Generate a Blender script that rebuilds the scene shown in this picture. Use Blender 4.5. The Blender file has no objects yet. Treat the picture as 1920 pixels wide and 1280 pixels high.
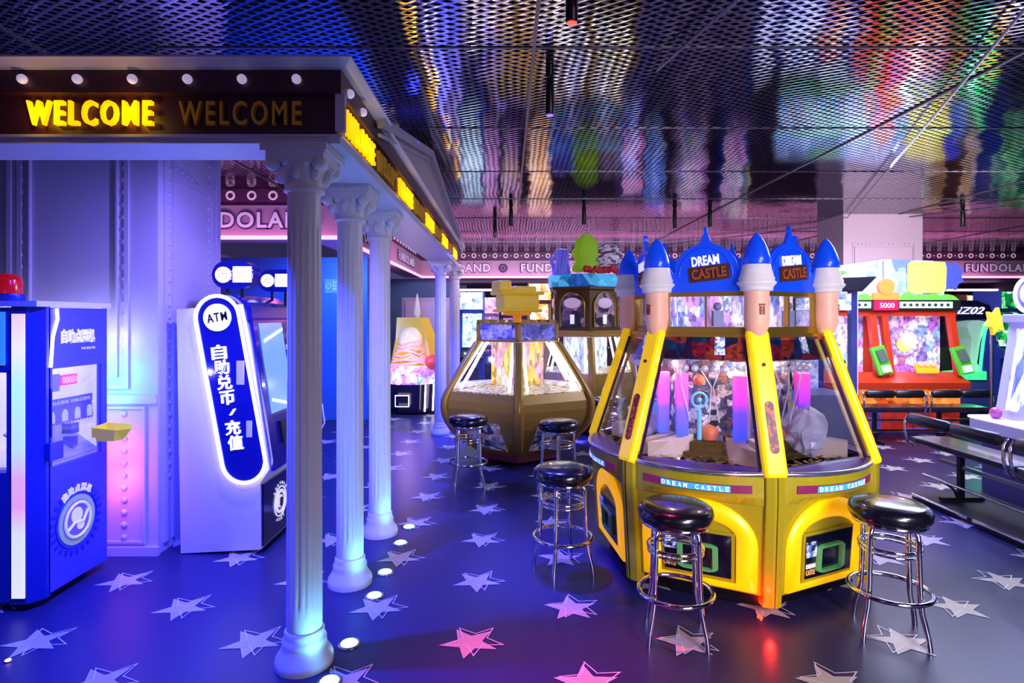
import bpy, bmesh, math, random
from mathutils import Vector, Matrix
random.seed(7)
S = bpy.context.scene
COL = S.collection
PI = math.pi

# ------------------------------------------------------------------ camera
H = 1.6            # eye height
F = 1090.0         # focal length in pixels of the 1920 wide frame
VX, VY = 952, 595  # vanishing point
cam_d = bpy.data.cameras.new('camera')
cam = bpy.data.objects.new('camera', cam_d)
COL.objects.link(cam)
cam.location = (0, 0, H)
cam.rotation_euler = (PI/2, 0, 0)
cam_d.sensor_width = 36.0
cam_d.lens = 36.0 * F / 1920.0
cam_d.shift_x = (960 - VX) / 1920.0
cam_d.shift_y = -(640 - VY) / 1920.0
cam_d.clip_start = 0.05
S.camera = cam

# ------------------------------------------------------------------ world, exposure
S.view_settings.view_transform = 'Standard'
S.view_settings.look = 'None'
S.view_settings.gamma = 1.0
S.view_settings.use_curve_mapping = False
S.view_settings.exposure = 0.0
w = bpy.data.worlds.new('world')
S.world = w
w.use_nodes = True
w.node_tree.nodes['Background'].inputs[0].default_value = (0.16, 0.13, 0.42, 1)
w.node_tree.nodes['Background'].inputs[1].default_value = 0.37

# ------------------------------------------------------------------ room and fill lights
def area(loc, target, size, power, color, size_y=None, spread=None):
    l = bpy.data.lights.new('area_light', 'AREA')
    l.energy = power; l.color = color; l.size = size
    if spread: l.spread = math.radians(spread)
    if size_y: l.shape = 'RECTANGLE'; l.size_y = size_y
    o = bpy.data.objects.new('area_light', l); COL.objects.link(o)
    o.location = loc
    o.rotation_euler = (Vector(target) - Vector(loc)).to_track_quat('-Z', 'Y').to_euler()
    return o
def point(loc, power, color, r=0.05):
    l = bpy.data.lights.new('point_light', 'POINT')
    l.energy = power; l.color = color; l.shadow_soft_size = min(r, 0.012)
    o = bpy.data.objects.new('point_light', l); COL.objects.link(o)
    o.location = loc
    return o
def spot(loc, target, power, color, deg=60, blend=0.6, r=0.04):
    l = bpy.data.lights.new('spot_light', 'SPOT')
    l.energy = power; l.color = color; l.spot_size = math.radians(deg); l.spot_blend = blend
    l.shadow_soft_size = min(r, 0.03)
    o = bpy.data.objects.new('spot_light', l); COL.objects.link(o)
    o.location = loc
    o.rotation_euler = (Vector(target) - Vector(loc)).to_track_quat('-Z', 'Y').to_euler()
    return o
# lavender fill lights added behind the camera and over the right-hand aisle
area((2.8, -1.2, 2.9), (2.0, 4.0, 0.5), 1.2, 52, (0.82, 0.76, 1.0), None, 80)
area((1.9, -0.6, 1.25), (1.5, 3.6, 0.75), 1.2, 20, (0.95, 0.86, 1.0), None, 70)
area((-1.6, 0.0, 1.5), (-1.2, 4.0, 1.1), 1.2, 3, (0.72, 0.45, 1.0))
area((5.0, 5.2, 2.7), (5.6, 8.6, 2.5), 0.9, 34, (1.0, 0.82, 0.95), None, 90)  # extra fill added to brighten the pillar face
area((4.6, 6.0, 3.0), (4.4, 5.8, 0), 2.2, 240, (0.62, 0.68, 1.0))
area((0.8, 9.6, 3.0), (0.6, 10.5, 0), 3.0, 110, (0.95, 0.72, 1.0))
area((6.5, 11.0, 3.0), (6.5, 11.5, 0), 3.0, 90, (0.95, 0.7, 0.95))
# blue wash below the canopy and over the entrance floor
spot((-1.4, 3.4, 2.33), (-2.3, 4.3, 0.9), 190, (0.22, 0.18, 1.0), 150, 0.9, 0.15)
spot((-1.5, 2.6, 2.3), (-1.9, 3.2, 0), 1100, (0.02, 0.04, 1.0), 120, 0.9, 0.15)
spot((-1.5, 6.0, 2.5), (-1.6, 7.0, 0), 420, (0.06, 0.12, 1.0), 150, 0.9, 0.15)
spot((-2.6, 7.9, 2.4), (-2.6, 9.1, 1.3), 260, (0.08, 0.25, 1.0), 140, 0.9, 0.15)
spot((-0.7, 4.4, 3.0), (-0.8, 3.8, 0), 2300, (0.02, 0.03, 1.0), 72, 1.0, 0.1)
spot((-0.2, 7.6, 3.0), (-0.4, 7.2, 0), 2000, (0.05, 0.06, 1.0), 90, 0.9, 0.1)
spot((0.1, 3.9, 3.0), (0.22, 3.7, 0), 1100, (0.10, 0.07, 1.0), 26, 0.9, 0.05)
spot((0.3, 2.6, 3.0), (0.22, 2.40, 0), 1200, (1.0, 0.03, 0.16), 38, 1.0, 0.05)
spot((3.2, 5.0, 3.0), (2.9, 4.6, 0), 700, (0.04, 0.05, 1.0), 40, 0.9, 0.05)

# ------------------------------------------------------------------ materials
def srgb(h):
    h = h.lstrip('#')
    c = [int(h[i:i+2], 16) / 255 for i in (0, 2, 4)]
    return tuple(x/12.92 if x <= 0.04045 else ((x+0.055)/1.055)**2.4 for x in c) + (1.0,)
MATS = {}
def mat(name, col, rough=0.5, metal=0.0, emit=None, es=0.0, spec=0.5, var=0.06, scale=12, bump=0.0, coat=0.0):
    if name in MATS: return MATS[name]
    m = bpy.data.materials.new(name); m.use_nodes = True
    nt = m.node_tree; b = nt.nodes['Principled BSDF']
    c = srgb(col) if isinstance(col, str) else tuple(col) + ((1.0,) if len(col) == 3 else ())
    tc = nt.nodes.new('ShaderNodeTexCoord'); n = nt.nodes.new('ShaderNodeTexNoise')
    n.inputs['Scale'].default_value = scale; n.inputs['Detail'].default_value = 4
    nt.links.new(tc.outputs['Object'], n.inputs['Vector'])
    r = nt.nodes.new('ShaderNodeValToRGB')
    r.color_ramp.elements[0].color = tuple(max(0, x*(1-var)) for x in c[:3]) + (1,)
    r.color_ramp.elements[1].color = tuple(min(1, x*(1+var)) for x in c[:3]) + (1,)
    nt.links.new(n.outputs['Fac'], r.inputs['Fac'])
    nt.links.new(r.outputs['Color'], b.inputs['Base Color'])
    b.inputs['Roughness'].default_value = rough
    b.inputs['Metallic'].default_value = metal
    b.inputs['Specular IOR Level'].default_value = spec
    if coat: b.inputs['Coat Weight'].default_value = coat; b.inputs['Coat Roughness'].default_value = 0.06
    if bump:
        bp = nt.nodes.new('ShaderNodeBump'); bp.inputs['Strength'].default_value = bump; bp.inputs['Distance'].default_value = 0.01
        nt.links.new(n.outputs['Fac'], bp.inputs['Height']); nt.links.new(bp.outputs['Normal'], b.inputs['Normal'])
    if emit is not None:
        b.inputs['Emission Color'].default_value = srgb(emit) if isinstance(emit, str) else tuple(emit) + (1,)
        b.inputs['Emission Strength'].default_value = es
    MATS[name] = m
    return m
def art(name, cols, scale=6.0, es=1.0, metric='CHEBYCHEV', rough=0.3, stretch=(1, 1, 1), detail=0.8):
    """printed / backlit panel: patches of several colours"""
    if name in MATS: return MATS[name]
    m = bpy.data.materials.new(name); m.use_nodes = True
    nt = m.node_tree; b = nt.nodes['Principled BSDF']
    tc = nt.nodes.new('ShaderNodeTexCoord'); mp = nt.nodes.new('ShaderNodeMapping')
    mp.inputs['Scale'].default_value = stretch
    v = nt.nodes.new('ShaderNodeTexVoronoi'); v.distance = metric; v.inputs['Scale'].default_value = scale
    nt.links.new(tc.outputs['Object'], mp.inputs['Vector']); nt.links.new(mp.outputs['Vector'], v.inputs['Vector'])
    sep = nt.nodes.new('ShaderNodeSeparateColor'); nt.links.new(v.outputs['Color'], sep.inputs['Color'])
    r = nt.nodes.new('ShaderNodeValToRGB'); r.color_ramp.interpolation = 'CONSTANT'
    els = r.color_ramp.elements
    while len(els) < len(cols): els.new(0.5)
    for i, c in enumerate(cols):
        els[i].position = i / len(cols); els[i].color = srgb(c)
    nt.links.new(sep.outputs['Red'], r.inputs['Fac'])
    # finer printed detail laid over the large patches
    v2 = nt.nodes.new('ShaderNodeTexVoronoi'); v2.distance = 'MANHATTAN'; v2.inputs['Scale'].default_value = scale*3.3
    nt.links.new(mp.outputs['Vector'], v2.inputs['Vector'])
    s2 = nt.nodes.new('ShaderNodeSeparateColor'); nt.links.new(v2.outputs['Color'], s2.inputs['Color'])
    r2 = nt.nodes.new('ShaderNodeValToRGB'); r2.color_ramp.interpolation = 'CONSTANT'
    while len(r2.color_ramp.elements) < 4: r2.color_ramp.elements.new(0.5)
    for i, (p_, g_) in enumerate(((0.0, 0.35), (0.2, 0.7), (0.42, 1.0), (0.85, 1.35))):
        r2.color_ramp.elements[i].position = p_; r2.color_ramp.elements[i].color = (g_, g_*0.97, g_, 1)
    nt.links.new(s2.outputs['Green'], r2.inputs['Fac'])
    mm = nt.nodes.new('ShaderNodeMix'); mm.data_type = 'RGBA'; mm.blend_type = 'MULTIPLY'; mm.inputs[0].default_value = detail
    nt.links.new(r.outputs['Color'], mm.inputs[6]); nt.links.new(r2.outputs['Color'], mm.inputs[7])
    nt.links.new(mm.outputs[2], b.inputs['Base Color'])
    nt.links.new(mm.outputs[2], b.inputs['Emission Color'])
    b.inputs['Emission Strength'].default_value = es
    b.inputs['Roughness'].default_value = rough
    MATS[name] = m
    return m
def ledgrad(name, stops, z0, z1, es):
    """LED strip whose diodes change colour along its height"""
    m = bpy.data.materials.new(name); m.use_nodes = True
    nt = m.node_tree; b = nt.nodes['Principled BSDF']
    tc = nt.nodes.new('ShaderNodeTexCoord'); sp = nt.nodes.new('ShaderNodeSeparateXYZ')
    nt.links.new(tc.outputs['Object'], sp.inputs['Vector'])
    mr = nt.nodes.new('ShaderNodeMapRange'); mr.inputs['From Min'].default_value = z0; mr.inputs['From Max'].default_value = z1
    nt.links.new(sp.outputs['Z'], mr.inputs['Value'])
    r = nt.nodes.new('ShaderNodeValToRGB'); els = r.color_ramp.elements
    while len(els) < len(stops): els.new(0.5)
    for i, (p, c) in enumerate(stops): els[i].position = p; els[i].color = srgb(c)
    nt.links.new(mr.outputs['Result'], r.inputs['Fac'])
    nt.links.new(r.outputs['Color'], b.inputs['Emission Color']); b.inputs['Emission Strength'].default_value = es
    nt.links.new(r.outputs['Color'], b.inputs['Base Color'])
    MATS[name] = m
    return m
def glassmat(name='clear_glass', tint=(0.96, 0.97, 1.0), k=0.35):
    if name in MATS: return MATS[name]
    m = bpy.data.materials.new(name); m.use_nodes = True
    nt = m.node_tree; nt.nodes.remove(nt.nodes['Principled BSDF'])
    t = nt.nodes.new('ShaderNodeBsdfTransparent'); t.inputs['Color'].default_value = tuple(tint) + (1,)
    g = nt.nodes.new('ShaderNodeBsdfGlossy'); g.inputs['Roughness'].default_value = 0.03
    fr = nt.nodes.new('ShaderNodeFresnel'); fr.inputs['IOR'].default_value = 1.45
    mx = nt.nodes.new('ShaderNodeMixShader')
    mu = nt.nodes.new('ShaderNodeMath'); mu.operation = 'MULTIPLY'; mu.inputs[1].default_value = k
    nt.links.new(fr.outputs['Fac'], mu.inputs[0]); nt.links.new(mu.outputs[0], mx.inputs['Fac'])
    nt.links.new(t.outputs[0], mx.inputs[1]); nt.links.new(g.outputs[0], mx.inputs[2])
    nt.links.new(mx.outputs[0], nt.nodes['Material Output'].inputs['Surface'])
    MATS[name] = m
    return m

# ------------------------------------------------------------------ mesh builder
class MB:
    def __init__(s): s.v = []; s.f = []; s.m = []; s.sm = []; s.mi = 0; s.smooth = False; s.T = None
    def add(s, vs, fs):
        b = len(s.v)
        s.v += [tuple(s.T @ Vector(p)) if s.T else tuple(p) for p in vs]
        for f in fs: s.f.append([b + i for i in f]); s.m.append(s.mi); s.sm.append(s.smooth)
    def box(s, x0, x1, y0, y1, z0, z1):
        s.add([(x0,y0,z0),(x1,y0,z0),(x1,y1,z0),(x0,y1,z0),(x0,y0,z1),(x1,y0,z1),(x1,y1,z1),(x0,y1,z1)],
              [(0,3,2,1),(4,5,6,7),(0,1,5,4),(1,2,6,5),(2,3,7,6),(3,0,4,7)])
        return s
    def loft(s, rings, cap0=True, cap1=True):
        n = len(rings[0]); vs = [p for r in rings for p in r]; fs = []
        for k in range(len(rings) - 1):
            for i in range(n):
                j = (i + 1) % n
                fs.append((k*n+i, k*n+j, (k+1)*n+j, (k+1)*n+i))
        s.add(vs, fs)
        sm = s.smooth; s.smooth = False
        if cap0: s.add(rings[0], [tuple(reversed(range(n)))])
        if cap1: s.add(rings[-1], [tuple(range(n))])
        s.smooth = sm
        return s
    def prism(s, poly, z0, z1):
        return s.loft([[(x, y, z0) for x, y in poly], [(x, y, z1) for x, y in poly]])
    def slab(s, pts, off):
        """planar polygon given by 3-D points, thickened by vector off"""
        o = Vector(off)
        return s.loft([[tuple(p) for p in pts], [tuple(Vector(p) + o) for p in pts]])
    def lathe(s, prof, n=24, c=(0, 0, 0), smooth=True, flute=0, fa=0):
        s.smooth = smooth; rings = []
        for r, z in prof:
            ring = []
            for i in range(n):
                a = 2*PI*i/n; rr = r
                if flute: rr = r * (1 - fa * (0.5 + 0.5*math.cos(a*flute)))
                ring.append((c[0]+rr*math.cos(a), c[1]+rr*math.sin(a), c[2]+z))
            rings.append(ring)
        s.loft(rings, prof[0][0] > 1e-4, prof[-1][0] > 1e-4); s.smooth = False
        return s
    def tube(s, pts, r, n=8, closed=False):
        s.smooth = True
        P = [Vector(p) for p in pts]; rings = []; N = len(P); up = None
        for i, p in enumerate(P):
            if closed: t = (P[(i+1) % N] - P[i-1]).normalized()
            else: t = (P[min(i+1, N-1)] - P[max(i-1, 0)]).normalized()
            if up is None: up = t.orthogonal().normalized()
            up = (up - t*up.dot(t)); up = up.normalized() if up.length > 1e-6 else t.orthogonal().normalized()
            bi = t.cross(up)
            rings.append([tuple(p + (up*math.cos(2*PI*k/n) + bi*math.sin(2*PI*k/n))*r) for k in range(n)])
        if closed:
            rings.append(rings[0]); s.loft(rings, False, False)
        else: s.loft(rings)
        s.smooth = False
        return s
    def ring(s, c, R, r, n=32, m=8, axis='z'):
        pts = []
        for i in range(n):
            a = 2*PI*i/n; ca, sa = R*math.cos(a), R*math.sin(a)
            pts.append((c[0]+ca, c[1]+sa, c[2]) if axis == 'z' else (c[0]+ca, c[1], c[2]+sa) if axis == 'y' else (c[0], c[1]+ca, c[2]+sa))
        return s.tube(pts, r, m, True)
    def ball(s, c, rx, ry=None, rz=None, n=12, m=8):
        ry = ry or rx; rz = rz or rx; s.smooth = True; rings = []
        for j in range(m + 1):
            t = -PI/2 + PI*j/m; t = max(-PI/2+0.02, min(PI/2-0.02, t))
            rings.append([(c[0]+rx*math.cos(t)*math.cos(2*PI*i/n), c[1]+ry*math.cos(t)*math.sin(2*PI*i/n), c[2]+rz*math.sin(t)) for i in range(n)])
        s.loft(rings); s.smooth = False
        return s
    def disc(s, c, r, axis='y', t=0.01, n=24):
        ring = []
        for i in range(n):
            a = 2*PI*i/n; ca, sa = r*math.cos(a), r*math.sin(a)
            ring.append((c[0]+ca, c[1]+sa, c[2]) if axis == 'z' else (c[0]+ca, c[1], c[2]+sa) if axis == 'y' else (c[0], c[1]+ca, c[2]+sa))
        off = {'x': (t,0,0), 'y': (0,t,0), 'z': (0,0,t)}[axis]
        return s.slab(ring, off)
    def beam(s, a, b, w, t, side):
        """bar from a to b; side = direction of its width w, thickness t across both"""
        a, b = Vector(a), Vector(b); d = (b-a).normalized(); sd = Vector(side); sd = (sd - d*sd.dot(d)).normalized(); nn = d.cross(sd)
        q = [sd*w/2*i + nn*t/2*j for i, j in ((-1,-1),(1,-1),(1,1),(-1,1))]
        return s.loft([[tuple(a+x) for x in q], [tuple(b+x) for x in q]])
WORLD = set()
def obj(name, mb, mats, parent=None, bevel=0.0, kind=None, label=None):
    me = bpy.data.meshes.new(name)
    me.from_pydata(mb.v, [], mb.f)
    if not isinstance(mats, (list, tuple)): mats = [mats]
    for m in mats: me.materials.append(m)
    for p, i, sm in zip(me.polygons, mb.m, mb.sm): p.material_index = i; p.use_smooth = sm
    me.validate()
    bm = bmesh.new(); bm.from_mesh(me); bmesh.ops.recalc_face_normals(bm, faces=bm.faces); bm.to_mesh(me); bm.free()
    me.update()
    o = bpy.data.objects.new(name, me); COL.objects.link(o)
    if parent is not None:
        r = parent
        off = Vector((0, 0, 0))
        while r is not None: off += r.location; r = r.parent
        root = parent
        while root.parent is not None: root = root.parent
        if root.name in WORLD: me.transform(Matrix.Translation(-off))
        o.parent = parent
    if bevel:
        b = o.modifiers.new('bevel', 'BEVEL'); b.width = bevel; b.segments = 2; b.limit_method = 'ANGLE'; b.angle_limit = 0.7
    if kind: o['kind'] = kind
    if label: o['label'] = label
    return o
def thing(name, label, cat, loc=(0, 0, 0), group=None, world=True, rz=0):
    o = bpy.data.objects.new(name, None); COL.objects.link(o); o.empty_display_size = 0.1
    o.location = loc; o.rotation_euler.z = rz
    o['label'] = label; o['category'] = cat
    if group: o['group'] = group
    if world: WORLD.add(o.name)
    return o
def tag(o, label, cat, group=None):
    o['label'] = label; o['category'] = cat
    if group: o['group'] = group
    return o
def copy_thing(src, loc, label, rz=None):
    r = src.copy(); COL.objects.link(r); r.location = loc; r['label'] = label
    if rz is not None: r.rotation_euler.z = rz
    for ch in list(src.children):
        c = ch.copy(); COL.objects.link(c); c.parent = r
        for g in ch.children:
            d = g.copy(); COL.objects.link(d); d.parent = c
    return r
def text(mb, s, w, h, M, depth=0.01, bold=0.0, keep=False, sp=1.0, shear=0):
    """writing scaled to w x h, centred in the local frame M (x right, z up, -y outward)"""
    cu = bpy.data.curves.new('txt', 'FONT'); cu.body = s; cu.extrude = 0.5; cu.resolution_u = 3
    if bold: cu.offset = bold
    cu.shear = shear; cu.space_character = sp
    t = bpy.data.objects.new('txt', cu); COL.objects.link(t)
    bpy.context.view_layer.update()
    me = bpy.data.meshes.new_from_object(t.evaluated_get(bpy.context.evaluated_depsgraph_get()))
    vs = [v.co.copy() for v in me.vertices]; fs = [tuple(p.vertices) for p in me.polygons]
    bpy.data.objects.remove(t); bpy.data.curves.remove(cu); bpy.data.meshes.remove(me)
    if not vs: return
    x0 = min(v.x for v in vs); x1 = max(v.x for v in vs); y0 = min(v.y for v in vs); y1 = max(v.y for v in vs)
    sx = w/(x1-x0) if w else h/(y1-y0); sy = h/(y1-y0)
    old = mb.T; mb.T = (old @ M) if old else M
    mb.add([((v.x-(x0+x1)/2)*sx, -v.z*depth*2*0.5 - depth/2, (v.y-(y0+y1)/2)*sy) for v in vs], fs)
    mb.T = old
def frame(o, right, up=(0, 0, 1)):
    """matrix whose local x = right, z = up, -y = outward normal"""
    r = Vector(right).normalized(); u = Vector(up).normalized(); y = u.cross(r).normalized(); u = r.cross(y).normalized()
    m = Matrix.Identity(4)
    for i in range(3): m[i][0] = r[i]; m[i][1] = y[i]; m[i][2] = u[i]; m[i][3] = o[i]
    return m

# shared materials
WHITE = mat('white_painted_plaster', '#c9c4cc', 0.45, var=0.03)
PLASTER = mat('white_column_plaster', '#cfcad2', 0.4, var=0.04, scale=20)
BROWN = mat('dark_brown_laminate', '#43202f', 0.4)
BLACK = mat('black_plastic', '#0b0b10', 0.3)
CHROME = mat('chrome', '#d8d8e0', 0.08, 1.0, var=0.01)
STEEL = mat('brushed_steel', '#9a9aa6', 0.25, 1.0)
GLASS = glassmat()
LEDW = mat('white_led_tube', '#ffffff', 0.4, emit='#f2eaff', es=6)

# ================================================================== THE SETTING
CEIL = 3.14
BACK = 13.75
# ---- floor with printed stars
NAVY = mat('navy_vinyl_floor', '#23234c', 0.36, spec=0.28, var=0.12, scale=3)
STAR = mat('floor_star_beige', '#b3a79a', 0.35)
STARL = mat('floor_star_outline', '#d8d4e0', 0.35)
fb = MB(); fb.box(-7, 13, -3, 17.2, -0.1, 0)
def starpts(cx, cy, R, rot, z=0.002, inner=0.42):
    return [(cx + (R if k % 2 == 0 else R*inner)*math.cos(rot + PI/5*k), cy + (R if k % 2 == 0 else R*inner)*math.sin(rot + PI/5*k)*0.92, z) for k in range(10)]
for i in range(-12, 24):
    for j in range(-3, 20):
        cx = -0.19 + 0.535*i; cy = (2.86 if i % 2 == 0 else 3.2) + 0.66*j
        if cy > 16 or cx < -6.5 or cx > 12.5: continue
        R = 0.145; rot = -PI/2 + random.uniform(-0.12, 0.12) + (PI if cx > 0.3 else 0)
        fb.mi = 1; p = starpts(cx, cy, R, rot)
        fb.add(p + [(cx, cy, 0.002)], [(k, (k+1) % 10, 10) for k in range(10)])
        fb.mi = 2; ox = 0.028 * (1 if cx < 1.5 else -1); oy = 0.022
        o_ = starpts(cx+ox, cy+oy, R*1.06, rot+0.12, 0.003); i_ = starpts(cx+ox, cy+oy, R*0.96, rot+0.12, 0.003)
        fb.add(o_ + i_, [(k, (k+1) % 10, 10+(k+1) % 10, 10+k) for k in range(10)])
        o_ = starpts(cx, cy, R*1.03, rot, 0.0025); i_ = starpts(cx, cy, R*0.97, rot, 0.0025)
        fb.add(o_ + i_, [(k, (k+1) % 10, 10+(k+1) % 10, 10+k) for k in range(10)])
        fb.mi = 0
obj('floor', fb, [NAVY, STAR, STARL], kind='structure')

# ---- ceiling: bright expanded-metal mesh over a black void
def ceiling_mat():
    m = bpy.data.materials.new('expanded_metal_ceiling'); m.use_nodes = True
    nt = m.node_tree; L = nt.links; nt.nodes.remove(nt.nodes['Principled BSDF'])
    def N(t): return nt.nodes.new(t)
    def M(op, a, b=None):
        n = N('ShaderNodeMath'); n.operation = op
        for k, x in enumerate((a, b)):
            if x is None: continue
            if isinstance(x, (int, float)): n.inputs[k].default_value = x
            else: L.new(x, n.inputs[k])
        return n.outputs[0]
    geo = N('ShaderNodeNewGeometry'); sp = N('ShaderNodeSeparateXYZ'); L.new(geo.outputs['Position'], sp.inputs[0])
    wob = N('ShaderNodeTexNoise'); wob.inputs['Scale'].default_value = 0.9; L.new(geo.outputs['Position'], wob.inputs['Vector'])
    X = M('ADD', sp.outputs['X'], M('MULTIPLY', wob.outputs['Fac'], 0.10)); Y = M('ADD', sp.outputs['Y'], M('MULTIPLY', wob.outputs['Fac'], 0.05))
    u = M('DIVIDE', X, 0.1); v = M('DIVIDE', Y, 0.056)
    p = M('FRACT', M('ADD', u, v)); q = M('FRACT', M('SUBTRACT', u, v))
    dd = M('MAXIMUM', M('ABSOLUTE', M('SUBTRACT', p, 0.5)), M('ABSOLUTE', M('SUBTRACT', q, 0.5)))
    hole = M('LESS_THAN', dd, 0.30)
    gl = N('ShaderNodeBsdfGlossy'); gl.inputs['Color'].default_value = (0.66, 0.66, 0.72, 1); gl.inputs['Roughness'].default_value = 0.07
    # each strand is a twisted ribbon: it tips the reflection towards or away from the room
    tilt = N('ShaderNodeCombineXYZ')
    n1 = N('ShaderNodeTexNoise'); n1.inputs['Scale'].default_value = 2.2; n1.inputs['Detail'].default_value = 3; L.new(geo.outputs['Position'], n1.inputs['Vector'])
    L.new(M('MULTIPLY', M('SUBTRACT', n1.outputs['Fac'], 0.5), 0.10), tilt.inputs['X'])
    L.new(M('MULTIPLY', M('SUBTRACT', p, 0.5), 0.09), tilt.inputs['Y'])
    tilt.inputs['Z'].default_value = -1.0
    nm = N('ShaderNodeVectorMath'); nm.operation = 'NORMALIZE'; L.new(tilt.outputs[0], nm.inputs[0])
    L.new(nm.outputs[0], gl.inputs['Normal'])
    dk = N('ShaderNodeBsdfDiffuse'); dk.inputs['Color'].default_value = (0.008, 0.006, 0.012, 1)
    mx = N('ShaderNodeMixShader'); L.new(hole, mx.inputs[0]); L.new(gl.outputs[0], mx.inputs[1]); L.new(dk.outputs[0], mx.inputs[2])
    L.new(mx.outputs[0], nt.nodes['Material Output'].inputs['Surface'])
    return m
cb = MB(); cb.box(-7, 13, -3, 17.2, CEIL, CEIL+0.1)
obj('ceiling', cb, ceiling_mat(), kind='structure')
SEAM = mat('ceiling_seam_metal', '#77727f', 0.35, 0.7)
t = MB()
for y in (1.9, 3.31, 4.72, 6.13, 7.54, 9.0, 10.4, 11.8): t.box(-2, 12.5, y, y+0.012, CEIL-0.006, CEIL-0.001)
for x in (-2.7, 0.14, 2.98, 5.82, 8.66): t.box(x, x+0.02, -2, BACK-0.05, CEIL-0.010, CEIL-0.001)
obj('trim_1', t, SEAM, kind='structure')
t = MB(); t.tube([(2.4, 2.6, 3.08), (5.2, 9.0, 3.08)], 0.009); t.tube([(1.2, 2.2, 3.09), (0.9, 3.5, 3.09)], 0.01)
t.tube([(7.2, 7.2, 3.1), (3.2, 12.0, 3.1)], 0.008)
obj('trim_2', t, STEEL, kind='structure')

# ---- bulkheads with round lamps, lettering and pink cove strip
PURPLE = mat('purple_bulkhead', '#5a2f58', 0.55)
BANDM = mat('pale_fascia_band', '#b79bb5', 0.5)
PINKLED = mat('pink_led_cove', '#ff9ad2', 0.5, emit='#ff7fc0', es=3.2)
RINGM = mat('pale_lamp_ring', '#e9d6e6', 0.4, emit='#d8b8d0', es=0.35)
LETM = mat('pale_letter_face', '#dcd2ea', 0.4, emit='#b9a8d8', es=0.25)
LETD = mat('dark_letter_edge', '#45305e', 0.5)
ZB, ZT = 2.54, 2.94
b = MB(); b.box(-2.06, 13, BACK, 17.0, ZT, CEIL); b.mi = 1; b.box(-2.06, 13, BACK-0.03, 17.0, ZB, ZT)
obj('wall_bulkhead', b, [PURPLE, BANDM], kind='structure')
bh = bpy.data.objects['wall_bulkhead']
b = MB(); b.box(-6.9, -2.06, 6.97, 7.3, ZT, CEIL); b.box(-2.4, -2.06, 7.3, BACK-0.04, ZT, CEIL); b.mi = 1
b.box(-6.9, -2.03, 6.94, 7.3, ZB, ZT-0.001); b.box(-2.4, -2.03, 7.3, BACK-0.04, ZB, ZT-0.001)
bl = obj('wall_bulkhead_left', b, [PURPLE, BANDM], kind='structure')
b = MB(); b.box(-2.03, 13, BACK-0.055, BACK-0.03, ZB-0.01, ZB+0.035); obj('led_strip', b, PINKLED, bh)
b = MB(); b.box(-6.9, -2.03, 6.915, 6.94, ZB-0.01, ZB+0.035); b.box(-2.03, -2.005, 6.94, BACK-0.06, ZB-0.01, ZB+0.035); obj('led_strip', b, PINKLED, bl)
area((4.8, BACK-0.35, 2.48), (4.8, BACK, 2.75), 13, 30, (1.0, 0.35, 0.7), 0.1)
area((-4.2, 6.6, 2.45), (-4.2, 6.97, 2.75), 4.5, 12, (1.0, 0.35, 0.75), 0.1)
area((-1.75, 10.3, 2.45), (-2.06, 10.3, 2.75), 0.1, 16, (1.0, 0.3, 0.7), 6.0)
def ring_row(parent, pts, M0, axis):
    b = MB()
    if axis == 'y': b.ring((0,0,0), 0.045, 0.013, 16, 6, 'y')
    else: b.ring((0,0,0), 0.045, 0.013, 16, 6, 'x')
    first = None
    for p in pts:
        if first is None:
            o = obj('lamp_ring', b, RINGM); first = o
        else: o = first.copy(); COL.objects.link(o)
        o.location = p; o.parent = parent
ring_row(bh, [(-1.8+0.25*i, BACK-0.012, 3.06) for i in range(56)], None, 'y')
ring_row(bl, [(-2.3-0.255*i, 6.957, 3.06) for i in range(14)], None, 'y')
ring_row(bl, [(-2.047, 7.2+0.3*i, 3.06) for i in range(20)], None, 'x')
b = MB()
for i in range(55): b.disc((-1.675+0.25*i, BACK-0.012, 3.06), 0.014, 'y', 0.01, 8)
obj('stud_row', b, RINGM, bh)
def sign_word(parent, s, c, right, w, h, bo=0.055, bi=0.022):
    M = frame(c, right); b = MB(); text(b, s, w*1.03, h*1.2, M, 0.015, bo, sp=1.1)
    obj('lettering', b, LETD, parent, label='dark outline letters reading %s' % s)
    M = frame(Vector(c) + (M.to_3x3() @ Vector((0, -0.012, 0))), right); b = MB(); text(b, s, w, h, M, 0.012, bi, sp=1.15)
    obj('lettering', b, LETM, parent, label='pale letters reading %s' % s)
def emblem(parent, c, axis):
    b = MB(); b.ring(c, 0.085, 0.02, 20, 6, axis); b.disc(c, 0.045, axis, 0.012, 16); obj('emblem', b, LETD, parent)
for k in range(6):
    x = -2.6 + 2.62*k + 0.62
    if k: sign_word(bh, 'FUNDOLAND', (x+0.55, BACK-0.035, 2.77), (1,0,0), 1.75, 0.19)
    emblem(bh, (x+1.87, BACK-0.05, 2.76), 'y')
sign_word(bh, 'LAND', (-1.32+0.55, BACK-0.035, 2.77), (1,0,0), 0.72, 0.19)
sign_word(bl, 'FUNDOLAND', (-3.12, 6.93, 2.76), (1,0,0), 1.75, 0.19)
emblem(bl, (-4.3, 6.92, 2.76), 'y')
for k in range(2): sign_word(bl, 'FUNDOLAND', (-2.025, 8.9+2.7*k, 2.76), (0,1,0), 1.75, 0.17, 0.0, -0.02)

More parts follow.
